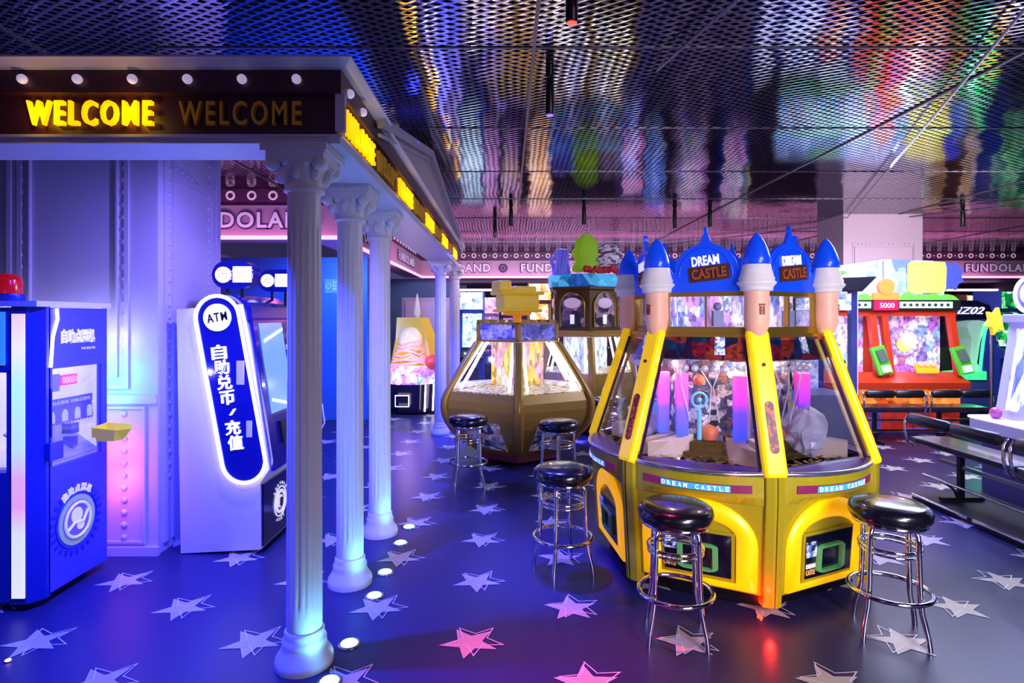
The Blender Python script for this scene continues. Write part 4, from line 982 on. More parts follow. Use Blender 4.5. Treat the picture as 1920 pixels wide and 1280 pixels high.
# oval side plates with neon edge
def oval(y, t, name, neon=True):
    c0 = Vector(at(412, 595)); c1 = Vector(at(461, 862)); c0.y = c1.y = y; ax = (c1-c0).normalized(); sd = Vector((ax.z, 0, -ax.x)); R = 0.145
    if sd.x < 0: sd = -sd
    pts = []
    for k in range(17): a = PI*k/16; pts.append(c0 + (sd*math.cos(a) - ax*math.sin(a))*R)
    for k in range(17): a = PI*k/16; pts.append(c1 + (-sd*math.cos(a) + ax*math.sin(a))*R)
    b = MB(); b.slab([tuple(p) for p in pts], (0, t, 0)); pl = obj(name, b, NAVYP, atm)
    yy = y - 0.006 if t > 0 else y + 0.006
    b = MB(); b.tube([(p.x, yy, p.z) for p in pts], 0.0115, 8, True); obj('neon_edge', b, mat('neon_white', '#ffffff', 0.4, emit='#e6dcff', es=7), pl)
    return pl, c0, c1, ax, sd
pl, c0, c1, ax, sd = oval(y0-0.03, 0.03, 'oval_side_plate')
oval(y1+0.06, -0.05, 'far_oval_plate')
b = MB(); b.disc((c0.x-0.0, y0-0.040, c0.z+0.0), 0.092, 'y', 0.012, 32); rd_ = obj('round_sign', b, mat('white_sign_face', '#ffffff', 0.4, emit='#f4eeff', es=0.85), pl)
b = MB(); text(b, 'ATM', 0.135, 0.06, frame((c0.x+0.002, y0-0.041, c0.z+0.002), (1, 0, 0.18), (-0.12, 0, 1)), 0.004, 0.016, sp=1.2); obj('lettering', b, mat('dark_grey_print', '#14141c', 0.8, spec=0.1), rd_, label='dark ATM letters')
b = MB()
for k, ch in enumerate('自助兑币/充值'):
    t_ = 0.235 + 0.105*k; p = c0 + (c1-c0)*t_ - sd*0.012; p.y = y0-0.034
    if ch == '/': text(b, '/', 0.05, 0.04, frame(p, (1, 0, 0.1)), 0.004, 0.02); continue
    text(b, ch, 0.10, 0.098, frame(p - sd*0.018, (1, 0, 0.1), (-0.12, 0, 1)), 0.006, 0.02)
obj('lettering', b, mat('lit_white_letters', '#ffffff', 0.4, emit='#f6f2ff', es=3.0), pl, label='lit white column of Chinese characters')
b = MB()
for (t_, s_, w_, h_) in ((0.40, 0.085, 0.025, 0.08), (0.79, 0.075, 0.018, 0.055)):
    p = c0 + (c1-c0)*t_ + sd*s_; b = MB(); b.box(p.x-w_, p.x+w_, y0-0.036, y0-0.03, p.z-h_, p.z+h_)
    obj('paper_notice', b, mat('pale_violet_paper', '#b8b0f0', 0.5, emit='#8880d8', es=0.4), pl)
# two pill shaped lamps on posts
for kk, (px0, px1, py0, py1, yy, lab) in enumerate(((397, 476, 489, 541, 3.95, None), (484, 556, 505, 547, 4.45, None))):
    z0_, z1_ = H+(VY-py1)*yy/F, H+(VY-py0)*yy/F; xa, xb = (px0-VX)*yy/F, (px1-VX)*yy/F; r = (z1_-z0_)/2; zc = (z0_+z1_)/2
    def pill(s, r=r, xa=xa, xb=xb, zc=zc): return [((xb-r)+r*s*math.sin(a), zc+r*s*math.cos(a)) for a in [PI*k/10 for k in range(11)]] + [((xa+r)-r*s*math.sin(a), zc-r*s*math.cos(a)) for a in [PI*k/10 for k in range(11)]]
    b = MB(); b.slab([(x, yy, z) for x, z in pill(1)], (0, 0.12, 0)); pc = obj('lamp_box', b, NAVYP, atm, bevel=0.008)
    b = MB(); b.disc((xa+r*0.85, yy-0.008, zc), r*0.58, 'y', 0.006, 20); obj('lit_coin_sign', b, mat('white_sign_face', '', 0), pc)
    b = MB(); b.box(xa+r*1.55, xb-r*0.15, yy-0.008, yy-0.001, zc-r*0.55, zc+r*0.6); pf = obj('lit_word_sign', b, mat('white_sign_face', '', 0), pc)
    b = MB(); text(b, '自助兑币', (xb-xa)*0.54, r*0.75, frame(((xa+r*1.55+xb-r*0.15)/2, yy-0.009, zc), (1, 0, 0)), 0.002, 0.0); obj('characters', b, mat('dark_print_faint', '#9a94b8', 0.5, emit='#b8b0e0', es=0.9), pc)
    b = MB(); text(b, '币', r*0.7, r*0.7, frame((xa+r*0.85, yy-0.009, zc), (1, 0, 0)), 0.002, 0.0); obj('characters', b, mat('dark_print_faint', '', 0), pc)
    b = MB()
    for f_ in (0.3, 0.65): b.box(xa+(xb-xa)*f_-0.008, xa+(xb-xa)*f_+0.008, yy+0.04, yy+0.06, H+(VY-570)*yy/F*0.9, z0_+0.01)
    obj('lamp_post', b, BLACK, atm)
b = MB(); fz = 0.0
for x, y in ((-2.12, 4.0), (-1.78, 4.0), (-1.78, 4.58), (-2.12, 4.58)): b.box(x-0.03, x+0.03, y-0.03, y+0.03, 0, 0.055)
obj('feet', b, BLACK, atm)
point((-2.18, 3.55, 1.2), 2.5, (0.5, 0.45, 1.0), 0.1)
b = MB(); b.tube([(-1.6, 4.68, 0.95), (-1.50, 4.70, 0.9), (-1.48, 4.70, 0.75), (-1.55, 4.70, 0.62), (-1.66, 4.68, 0.6)], 0.006, 8)
obj('white_cable', b, WHITE, atm)

# ================================================================== BLUE TICKET KIOSK
kio = thing('ticket_kiosk', 'blue ticket kiosk with glowing rainbow corner strip at the left edge of the photo', 'kiosk', (-2.9, 3.4, 0))
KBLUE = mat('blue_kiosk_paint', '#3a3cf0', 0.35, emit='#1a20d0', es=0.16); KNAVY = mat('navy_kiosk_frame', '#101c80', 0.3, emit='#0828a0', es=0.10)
kx, kya, kyb, kt = -2.565, 3.20, 3.72, 1.685
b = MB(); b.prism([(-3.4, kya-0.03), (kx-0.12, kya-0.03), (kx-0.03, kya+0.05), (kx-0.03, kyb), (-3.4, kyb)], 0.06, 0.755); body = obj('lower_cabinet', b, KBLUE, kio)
b = MB(); b.box(-3.35, kx-0.1, kya+0.05, kyb-0.05, 0, 0.06); obj('plinth', b, BLACK, kio)
# side skin on the +x face
b = MB(); b.box(kx-0.03, kx, kya+0.05, kyb, 0.055, 0.755); b.box(kx-0.03, kx, kya+0.05, kyb, 1.31, 1.655); b.box(kx-0.03, kx, kyb-0.05, kyb, 0.755, 1.31); b.box(kx-0.03, kx, kya+0.05, kya+0.075, 0.755, 1.31)
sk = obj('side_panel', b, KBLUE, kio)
b = MB(); b.box(-3.45, kx+0.02, kya-0.06, kyb+0.01, 1.66, 1.69); obj('top_board', b, WH2, kio)
b = MB(); b.box(-3.4, kx-0.04, kya+0.1, kyb, 1.64, 1.66); b.box(-3.4, -3.3, kyb-0.04, kyb-0.01, 0.75, 1.64); b.box(-3.3, kx-0.04, kyb-0.03, kyb-0.01, 0.75, 1.64); obj('back_panel', b, mat('white_inner_panel', '#f0ecff', 0.4, emit='#e0d8ff', es=0.75), kio)
b = MB(); b.box(kx-0.008, kx-0.004, kya+0.075, kyb-0.05, 0.755, 1.31); obj('side_glass', b, GLASS, kio)
b = MB(); b.box(-3.35, kx-0.03, kya+0.02, kyb-0.04, 0.75, 0.77); dk_ = obj('inner_deck', b, mat('white_inner_deck', '#d8d4f4', 0.25, emit='#c0b8f0', es=0.35), kio)
b = MB(); b.slab([(kx-0.02, kyb-0.05, 0.77), (kx-0.02, kya+0.1, 0.77), (kx-0.3, kya+0.1, 0.93), (kx-0.3, kyb-0.05, 0.97)], (0, 0, 0.008)); obj('chute', b, mat('pale_chute', '#b0aef0', 0.3), dk_)
M = frame(Vector((kx, 3.47, 1.49)), (0, 1, 0))
b = MB(); text(b, '自助点票机', 0.27, 0.085, M @ Matrix.Translation((0.0, -0.001, 0)), 0.006, 0.05); obj('characters', b, mat('pale_violet_print', '#d8d4ff', 0.4, emit='#c8c4ff', es=0.5), sk)
b = MB(); text(b, 'TICKETS', 0.12, 0.014, M @ Matrix.Translation((0.08, -0.001, -0.075)), 0.003, 0.0); obj('lettering', b, mat('pale_violet_print', '', 0), sk)
b = MB(); b.T = M; b.tube([(-0.17, -0.006, 0.16), (-0.165, -0.006, 0.10), (-0.20, -0.006, 0.0), (-0.215, -0.006, -0.17)], 0.008, 8); b.T = None; obj('curved_trim', b, LEDW, sk)
# inside: red counter display, card, banner with white tabs
def onside(y, z, x=kx-0.05): return (x, y, z)
b = MB(); b.box(kx-0.07, kx-0.055, 3.41, 3.54, 1.20, 1.26); rdp = obj('red_display', b, mat('red_display', '#d01848', 0.3, emit='#e01850', es=1.0), kio)
b = MB(); text(b, '00001', 0.11, 0.04, frame((kx-0.054, 3.475, 1.23), (0, 1, 0)), 0.003, 0.0); obj('digits', b, mat('pink_digits', '#ff90b8', 0.4, emit='#ff90b8', es=2.2), rdp)
b = MB(); b.box(kx-0.07, kx-0.055, 3.29, 3.40, 1.17, 1.27); obj('information_card', b, mat('violet_card', '#7a74e0', 0.5, emit='#5a54d8', es=0.4), kio)
b = MB(); b.box(kx-0.06, kx-0.05, 3.28, 3.66, 1.08, 1.125)
for k in range(15): b.slab([onside(3.28+0.0253*k, 1.08, kx-0.06), onside(3.3053+0.0253*k, 1.08, kx-0.06), onside(3.3053+0.0253*k, 0.99), onside(3.2926+0.0253*k, 0.975), onside(3.28+0.0253*k, 0.99)], (0.006, 0, 0))
bn = obj('scalloped_banner', b, mat('violet_banner', '#5a50d8', 0.5, emit='#4a40d0', es=0.35), kio)
b = MB()
for k in range(4):
    yc = 3.325+0.1*k; b.slab([(kx-0.045, yc+0.022*math.cos(a), 1.03+0.03*math.sin(a)) for a in [PI*j/8 for j in range(9)]] + [(kx-0.045, yc-0.022, 0.99), (kx-0.045, yc+0.022, 0.99)], (0.004, 0, 0))
obj('white_tab', b, mat('pale_violet_print', '', 0), bn)
b = MB(); text(b, '自助点票机 自助点票机', 0.34, 0.022, frame((kx-0.048, 3.47, 1.102), (0, 1, 0)), 0.002, 0.0); obj('characters', b, mat('pale_violet_print', '', 0), bn)
b = MB(); b.box(kx-0.12, kx-0.06, 3.50, 3.56, 0.90, 0.96); b.box(kx-0.12, kx-0.06, 3.51, 3.55, 0.82, 0.88); obj('grey_sensor_box', b, mat('grey_violet_box', '#5048a0', 0.4), kio)
b = MB(); b.beam((kx+0.005, 3.26, 1.2), (kx+0.005, 3.262, 0.93), 0.008, 0.008, (0, 1, 0)); b.box(kx, kx+0.03, 3.22, 3.32, 0.80, 0.90); obj('hanging_scanner', b, KNAVY, kio, bevel=0.006)
# lower emblem
M = frame(Vector((kx+0.001, 3.46, 0.40)), (0, 1, 0))
b = MB(); b.T = M; b.disc((0, -0.004, 0), 0.145, 'y', 0.004, 40); em = obj('round_emblem', b, mat('green_yellow_ring', '#9ab070', 0.4, emit='#7a9060', es=0.3), sk)
b.T = None
b = MB(); b.T = M; b.disc((0, -0.007, 0), 0.115, 'y', 0.003, 40); b.T = None; obj('emblem_disc', b, mat('emblem_violet', '#6a60e8', 0.4, emit='#5048d8', es=0.35), em)
b = MB(); b.T = M
b.ring((0, -0.008, 0), 0.10, 0.009, 36, 6, 'y'); b.disc((-0.01, -0.010, 0.03), 0.045, 'y', 0.004, 24); b.disc((0.02, -0.010, -0.035), 0.03, 'y', 0.004, 24); b.tube([(-0.08, -0.01, -0.04), (-0.03, -0.01, -0.01), (0.04, -0.01, -0.02), (0.075, -0.01, 0.04)], 0.009, 6)
b.T = None; obj('emblem_swirl', b, mat('pale_violet_print', '', 0), em)
b = MB(); b.T = M
for k in range(26):
    a = 2*PI*k/26
    if -0.7 < a-0.0 < 0.7 or a > 2*PI-0.7: continue
    b.beam((0.175*math.sin(a), -0.002, 0.175*math.cos(a)), (0.205*math.sin(a), -0.002, 0.205*math.cos(a)), 0.018, 0.003, (math.cos(a), 0, -math.sin(a)))
b.ring((0, -0.002, 0), 0.163, 0.003, 40, 6, 'y'); b.T = None; obj('emblem_rays', b, KNAVY, em)
b = MB()
for k, ch in enumerate('自助点票机'):
    a = -0.55+0.275*k; text(b, ch, 0.044, 0.05, M @ Matrix.Translation((0.185*math.sin(a), -0.001, 0.185*math.cos(a))) @ Matrix.Rotation(a, 4, 'Y'), 0.004, 0.05)
obj('characters', b, mat('pale_violet_print', '', 0), em)
# corner post with LED strip
b = MB(); q = [(kx-0.135, kya-0.04), (kx-0.05, kya-0.04), (kx+0.0, kya+0.03), (kx+0.0, kya+0.06), (kx-0.03, kya+0.06), (kx-0.135, kya)]; b.prism(q, 0.04, 1.66); cpst = obj('corner_post', b, KNAVY, kio)
z0_, z1_ = 0.075, 1.62
b = MB(); b.box(kx-0.128, kx-0.058, kya-0.046, kya-0.039, z0_, z1_); obj('led_strip', b, ledgrad('kiosk_led', [(0, '#f8f8e8'), (0.22, '#e8f0f8'), (0.32, '#f0a8d8'), (0.42, '#e8b0f0'), (0.52, '#c8e8ff'), (0.75, '#c0ffd8'), (0.88, '#fff8b0'), (1.0, '#ffd8a0')], z0_-0.0, z1_-0.0, 0.78), cpst)
b = MB(); b.box(kx-0.09, kx-0.03, kyb+0.0, kyb+0.008, 0.1, 1.62); obj('led_strip', b, ledgrad('kiosk_led_rear', [(0, '#ff60a0'), (0.3, '#ff50a0'), (0.5, '#6060ff'), (0.72, '#20b0ff'), (0.85, '#60ff90'), (1.0, '#ffe060')], 0.1, 1.6, 1.2), cpst)
for z, c in ((1.45, (1, 0.8, 0.2)), (1.22, (0.1, 0.7, 1.0)), (1.05, (0.05, 0.3, 1.0)), (0.72, (0.9, 0.12, 0.9)), (0.5, (1.0, 0.2, 0.6))): point((kx-0.06, kyb+0.05, z), 2.6 if z < 1.4 else 0.9, c, 0.03)
# front (camera side) windows
b = MB(); b.box(-3.4, kx-0.14, kya-0.04, kya-0.02, 1.30, 1.655); b.box(-3.4, kx-0.14, kya-0.04, kya-0.02, 0.05, 0.755); b.box(kx-0.16, kx-0.13, kya-0.04, kya-0.02, 0.75, 1.31); obj('front_frame', b, KNAVY, kio)
b = MB(); b.box(-3.35, kx-0.165, kya-0.048, kya-0.04, 1.34, 1.63); obj('front_screen', b, mat('kiosk_screen', '#3a90ff', 0.2, emit='#3080ff', es=0.9), kio)
b = MB(); b.box(-3.4, kx-0.16, kya-0.035, kya-0.03, 0.755, 1.30); obj('front_glass', b, GLASS, kio)
point((-2.95, 3.45, 1.45), 5, (0.85, 0.82, 1.0), 0.08)
b = MB(); xb_ = at(6, 0, 3.3)[0]; b.lathe([(0.08, 1.69), (0.085, 1.705), (0.08, 1.735)], 24, (xb_, 3.33, 0)); bb = obj('beacon_base', b, KNAVY, kio)
b = MB(); b.lathe([(0.068, 1.735), (0.068, 1.81), (0.06, 1.835), (0.03, 1.848), (0.001, 1.85)], 24, (xb_, 3.33, 0)); obj('red_beacon', b, mat('red_beacon', '#c81018', 0.15, emit='#c80810', es=0.35, coat=0.5), bb)
# yellow scoop on the kiosk
sc_t = thing('yellow_scoop', 'yellow plastic scoop tray sticking out of the side of the blue kiosk', 'scoop', (kx, 3.63, 0.80))
def scoop(u, v, w): return (kx+0.018+0.16*v, 3.56+0.15*u, 0.845+0.075*w)
b = MB()
o_ = [scoop(0, 0, 1), scoop(0.9, 0, 1.15), scoop(1.0, 0.9, 0.95), scoop(0.55, 1.2, 0.8), scoop(0.0, 0.9, 0.8)]; i_ = [scoop(0.12, 0.1, -0.1), scoop(0.75, 0.1, -0.1), scoop(0.8, 0.75, -0.1), scoop(0.5, 0.9, -0.1), scoop(0.12, 0.75, -0.1)]
b.loft([i_, o_, [tuple(Vector(p)*1.0 + Vector((0.0, 0.0, 0.004))) for p in o_], [tuple(Vector(p) + Vector((0, 0, 0.01))) for p in i_]], True, True)
b.loft([[scoop(0.1, 0.0, 0.2), scoop(0.9, 0.0, 0.2), scoop(0.9, -0.02, 1.1), scoop(0.1, -0.02, 1.1)], [scoop(0.1, -0.08, 0.2), scoop(0.9, -0.08, 0.2), scoop(0.9, -0.08, 1.1), scoop(0.1, -0.08, 1.1)]])
obj('tray', b, mat('yellow_plastic', '#e0c818', 0.35, emit='#c8a810', es=0.2), sc_t)

# ================================================================== RIGHT SIDE
def W(px, py, d): return Vector(((px-VX)*d/F, d, H+(VY-py)*d/F))
PADM = mat('black_padded_vinyl', '#14131c', 0.35, coat=0.2)
SEATM = mat('dark_seat_laminate', '#2a2838', 0.25, coat=0.3)
def bench(length, label, loc, rz, n):
    """seat runs along local x from 0 to length, sitter faces +y, back pads on the -y side"""
    t = thing('padded_bench', label, 'bench', loc, 'padded steel benches', world=False, rz=rz)
    L = length/n
    for k in range(n):
        b = MB(); b.box(k*L+0.01, (k+1)*L-0.01, 0.0, 0.34, 0.42, 0.47); obj('seat', b, SEATM, t, bevel=0.012)
        b = MB(); 
        for h0, h1 in ((0.06, 0.49), (0.51, 0.94)):
            b = MB(); b.smooth = True; x0, x1 = k*L+L*h0, k*L+L*h1
            b.loft([[(x, -0.04+0.035*math.cos(a)*s, 0.645+0.05*math.sin(a)*s) for a in [2*PI*j/14 for j in range(14)]] for x, s in ((x0, 0.6), (x0+0.02, 1), (x1-0.02, 1), (x1, 0.6))]); obj('back_pad', b, PADM, t)
    for k in range(n+1):
        x = min(max(k*L, 0.02), length-0.02)
        for s in ((0.02,) if k in (0, n) else (-0.03, 0.03)):
            b = MB(); xx = x + (s if k not in (0, n) else 0)
            b.tube([(xx, 0.03, 0.38), (xx, -0.03, 0.42), (xx, -0.055, 0.52), (xx, -0.05, 0.62), (xx, -0.02, 0.665)], 0.012, 8); obj('back_post', b, CHROME, t)
    b = MB(); b.box(0.1, length-0.1, 0.10, 0.14, 0.39, 0.42); b.box(0.15, length-0.15, 0.16, 0.19, 0.27, 0.30); obj('under_rail', b, STEEL, t)
    for x in [L*0.35 + L*k for k in range(n)]:
        b = MB(); b.box(x-0.02, x+0.02, 0.15, 0.19, 0.02, 0.42); b.box(x-0.02, x+0.02, 0.0, 0.36, 0.0, 0.03); obj('leg', b, mat('dark_steel', '#3a3a48', 0.3, 0.8), t)
        b = MB(); b.tube([(x, 0.14-0.13*math.sin(a), 0.03+0.13*math.sin(a)**0.5*(1) if a > 0 else 0.03) for a in [PI/2*j/8 for j in range(9)]], 0.010, 8); obj('leg_brace', b, mat('dark_steel', '', 0), t)
    b = MB(); b.tube([(0.15, 0.02, 0.16), (length-0.15, 0.02, 0.16)], 0.012, 8); obj('foot_rail', b, CHROME, t)
    return t
# bench A faces +x ; local x -> -y (towards camera)
bench(2.2, 'long black padded bench on the black platform at the right edge of the photo', (3.66, 5.3, 0.052), -PI/2, 2)
def bench_front():
    t = bench(1.66, 'black padded bench standing in front of the red and orange machine', (4.42, 7.3, 0.0), 0, 2)
    return t
bench_front()
b = MB(); b.box(3.58, 4.20, 2.2, 5.15, 0.0, 0.045); pf = obj('black_platform', b, mat('black_rubber', '#101016', 0.5)); tag(pf, 'low black platform with chrome edge rail under the bench at the right', 'platform')
for ya, yb in ((2.2, 3.95), (4.0, 4.45), (4.5, 5.12)):
    b = MB(); b.tube([(3.565, ya, 0.045), (3.565, yb, 0.045)], 0.014, 8); obj('edge_rail', b, CHROME, pf)

# ---- white and blue lamp-head machine facing the bench
wm = thing('lamp_head_machine', 'white and violet arcade machine with round ring lamp heads at the right edge', 'arcade machine', (4.9, 4.5, 0))
VW = mat('violet_white_plastic', '#c8c4f4', 0.3, emit='#8078d8', es=0.18)
b = MB(); b.box(4.42, 5.6, 3.2, 5.42, 0.0, 0.56); obj('base_cabinet', b, mat('violet_cabinet', '#4a4890', 0.4), wm)
b = MB(); b.prism([(4.24, 3.2), (5.6, 3.2), (5.6, 5.5), (4.36, 5.5)], 0.56, 0.67); ct = obj('counter', b, VW, wm, bevel=0.02)
b = MB(); b.tube([(4.25, 3.25, 0.672), (4.355, 5.49, 0.672), (5.3, 5.49, 0.672)], 0.012, 8); obj('led_edge', b, mat('white_edge_led', '#ffffff', 0.4, emit='#f0e4ff', es=2.5), ct)
def slp(u, y): return (4.58+0.15*u, y, 0.67+0.92*u)
b = MB(); b.loft([[(4.58, 3.2, 0.67), (5.6, 3.2, 0.67), (5.6, 5.47, 0.67), (4.58, 5.47, 0.67)], [(4.70, 3.2, 1.55), (5.6, 3.2, 1.55), (5.6, 5.44, 1.55), (4.70, 5.44, 1.55)]]); hd = obj('upper_housing', b, VW, wm)
b = MB(); b.box(4.64, 5.6, 3.2, 5.46, 1.55, 1.63); obj('lintel', b, mat('lilac_lintel', '#b0aee0', 0.35), wm, bevel=0.01)
for k in range(3):
    ya = 5.34-0.72*k; yb = ya-0.56
    b = MB(); b.slab([(slp(0.08, ya)[0]-0.012, ya, 0.75), (slp(0.08, yb)[0]-0.012, yb, 0.75), (slp(0.93, yb)[0]-0.03, yb, 1.50), (slp(0.93, ya)[0]-0.03, ya, 1.50)], (-0.012, 0, 0)); wd = obj('lit_window', b, art('blue_glass_art', ['#a8b8ff', '#8090f0', '#d8e0ff', '#70c8e8', '#6070d8', '#e8e8ff'], 8, 0.7, 'EUCLIDEAN', stretch=(1, 1, 0.35)), wm)
    for yy in (ya-0.03, yb+0.28):
        b = MB(); b.tube([(4.56, yy, 0.76), (4.665, yy-0.02, 1.48)], 0.011, 8); obj('led_tube', b, mat('white_edge_led', '', 0), wd)
    yc = (ya+yb)/2
    b = MB(); b.lathe([(0.16, 0), (0.175, 0.03), (0.165, 0.14), (0.10, 0.2)], 28); me_T = frame(Vector((4.56, yc, 1.80)), (0, -1, 0)) @ Matrix.Rotation(-PI/2, 4, 'X')
    b.v = [tuple(me_T @ Vector(p)) for p in b.v]; lh = obj('lamp_head', b, mat('blue_violet_shell', '#5a58c8', 0.3, emit='#3038b0', es=0.2), wm)
    b = MB(); b.ring((4.553, yc, 1.80), 0.158, 0.014, 36, 8, 'x'); obj('ring_light', b, mat('neon_white', '', 0), lh)
    b = MB(); b.ball((4.55, yc+0.01, 1.81), 0.02, 0.095, 0.10, 20, 10); obj('lamp_lens', b, mat('pale_lens', '#d0d4ff', 0.3, emit='#b8c0ff', es=0.8), lh)
    b = MB(); b.lathe([(0.05, 1.63), (0.05, 1.70)], 16, (4.75, yc, 0)); b.ball((4.72, yc, 2.0), 0.03); obj('lamp_mount', b, STEEL, wm)
b = MB(); b.ball((4.50, 5.36, 0.72), 0.05, 0.05, 0.055); obj('dome_button', b, mat('pink_dome', '#a04888', 0.3, emit='#903878', es=0.3), wm)
b = MB(); b.box(4.42, 4.50, 5.0, 5.1, 0.672, 0.69); b.box(4.40, 4.48, 4.3, 4.45, 0.672, 0.69); obj('counter_button', b, LEDW, wm)
point((4.35, 4.9, 1.3), 8, (0.5, 0.5, 1.0), 0.1)

# ---- red and orange underwater-theme machine
rm = thing('red_arcade_machine', 'wide red and orange arcade machine with sky blue marquee and green keypads', 'arcade machine', (5.2, 8.3, 0))
REDP = mat('orange_red_plastic', '#c43818', 0.35, emit='#b03010', es=0.12)
ORG = art('orange_front_art', ['#ff9030', '#f07028', '#ffb050', '#e05818', '#ffa040'], 4, 0.6, 'EUCLIDEAN')
X0, X1, Y0, Y1 = 4.12, 6.22, 8.0, 8.6
b = MB(); b.box(X0, X1, Y0, Y1, 0.06, 0.34); obj('base_cabinet', b, art('red_front_art', ['#b82818', '#c83020', '#6850b0', '#a02048', '#8060c8'], 2.5, 0.12), rm)
b = MB(); b.box(X0, X1, Y0-0.01, Y1, 0.34, 0.66); obj('orange_front', b, ORG, rm)
b = MB(); b.slab([(X0-.02, Y0-0.18, 0.72), (X1+.02, Y0-0.18, 0.72), (X1+.02, Y0+0.1, 0.84), (X0-.02, Y0+0.1, 0.84)], (0, 0.02, -0.09)); obj('control_shelf', b, REDP, rm, bevel=0.01)
b = MB(); b.box(X0, X1, Y1-0.12, Y1, 0.66, 1.75); b.box(X0, X1, Y0+0.06, Y1, 1.62, 1.70); obj('cabinet_body', b, REDP, rm)
units = ((X0, 5.12), (5.22, X1))
for k, (xa, xb) in enumerate(units):
    for px0, px1, lean in ((xa, xa+0.06, 0.0), (xb-0.07, xb, 0.0)):
        b = MB(); b.beam(((px0+px1)/2 + (0.04 if px1 == xb and k else 0.03), Y0+0.02, 0.80), ((px0+px1)/2-0.03, Y0+0.1, 1.68), 0.085, 0.08, (1, 0, 0)); obj('window_post', b, REDP, rm)
    b = MB(); b.slab([(xa+0.05, Y0+0.30, 0.80), (xb-0.05, Y0+0.30, 0.80), (xb-0.05, Y0+0.30, 1.62), (xa+0.05, Y0+0.30, 1.62)], (0, 0.02, 0))
    obj('lit_playfield', b, art('pink_violet_playfield', ['#c8b0e8', '#b070d0', '#f090c0', '#e8e0f8', '#90b0d8', '#8878b8', '#f0d0e0', '#d8e8f0'], 8, 0.7, 'EUCLIDEAN', stretch=(1, 1, 0.8)), rm)
    xc = (xa+xb)/2-0.10
    b = MB(); b.ring((xc, Y0+0.26, 1.24), 0.17, 0.035, 28, 8, 'y')
    for j in range(12): a = 2*PI*j/12; b.ball((xc+0.17*math.cos(a), Y0+0.24, 1.24+0.17*math.sin(a)), 0.038)
    wh = obj('prize_wheel', b, mat('lilac_wheel', '#a898d8', 0.4, emit='#9080c8', es=0.35), rm)
    b = MB(); b.disc((xc, Y0+0.23, 1.22), 0.11, 'y', 0.02); obj('wheel_hub', b, mat('yellow_hub', '#e0c860', 0.4, emit='#d0b850', es=0.4), wh)
    b = MB(); b.slab([(xa+0.06, Y0+0.04, 0.86), (xb-0.06, Y0+0.04, 0.86), (xb-0.06, Y0+0.11, 1.60), (xa+0.06, Y0+0.11, 1.60)], (0, 0.004, 0)); obj('glass_pane', b, GLASS, rm)
    b = MB(); b.slab([(xc-0.02, Y0-0.06, 0.84), (xc+0.27, Y0-0.06, 0.84), (xc+0.27, Y0-0.0, 0.97), (xc-0.02, Y0-0.0, 0.97)], (0, 0.03, 0)); bt = obj('yellow_plate', b, mat('yellow_orange_plate', '#f0b020', 0.4, emit='#f0a010', es=0.55), rm)
    b = MB()
    for j in range(3): b.disc((xc+0.04+0.085*j, Y0-0.045, 0.965), 0.036, 'y', 0.03, 16)
    obj('round_button', b, mat('cream_button', '#e8c8a8', 0.4, emit='#d8b890', es=0.4), bt)
    # keypad
    xk = xb + 0.0
    b = MB(); b.beam((xk+0.02, Y0-0.10, 0.83), (xk-0.06, Y0-0.02, 1.20), 0.20, 0.06, (1, 0, 0)); kp = obj('green_keypad', b, mat('green_keypad_plastic', '#50b030', 0.35, emit='#38a018', es=0.45), rm, bevel=0.02)
    b = MB(); b.beam((xk-0.005, Y0-0.128, 1.0), (xk-0.05, Y0-0.07, 1.16), 0.12, 0.012, (1, 0, 0)); obj('keypad_screen', b, mat('grey_green_screen', '#506058', 0.2, emit='#506058', es=0.4), kp)
    b = MB(); b.beam((xk+0.012, Y0-0.145, 0.86), (xk-0.003, Y0-0.125, 0.95), 0.12, 0.02, (1, 0, 0)); obj('keypad_buttons', b, mat('pale_mint', '#c8f0d8', 0.3, emit='#b0f0c8', es=0.6), kp)
b = MB(); b.box(X0-0.02, X1+0.0, Y0-0.02, Y0+0.4, 1.70, 1.84); db = obj('display_band', b, mat('dark_green_band', '#101c1c', 0.4), rm)
for xa, xb in ((4.25, 4.98), (5.38, 6.10)):
    b = MB(); b.box(xa, xb, Y0-0.03, Y0-0.02, 1.73, 1.815); dd_ = obj('lit_display', b, mat('pale_green_display', '#d8f0e0', 0.3, emit='#c8f0d8', es=1.1), db)
    for j in range(8):
        b = MB(); b.disc((xa+0.06+0.085*j, Y0-0.034, 1.772), 0.024, 'y', 0.004, 12)
        obj('digit_dot', b, mat('dark_green_dot', '#204838', 0.4), dd_)
b = MB(); b.box(5.02, 5.34, Y0-0.06, Y0-0.02, 1.70, 1.83); rs = obj('red_counter', b, mat('red_display', '', 0), rm)
b = MB(); text(b, '5000', 0.2, 0.07, frame((5.18, Y0-0.062, 1.765), (1, 0, 0)), 0.004, 0.01); obj('digits', b, mat('pink_digits', '', 0), rs)
b = MB(); b.box(5.0, 5.36, Y0-0.05, Y0+0.1, 1.84, 1.94); b.disc((5.18, Y0-0.06, 2.02), 0.11, 'y', 0.06, 20); obj('orange_shield', b, mat('orange_shield', '#f08838', 0.4, emit='#e87020', es=0.4), rm)
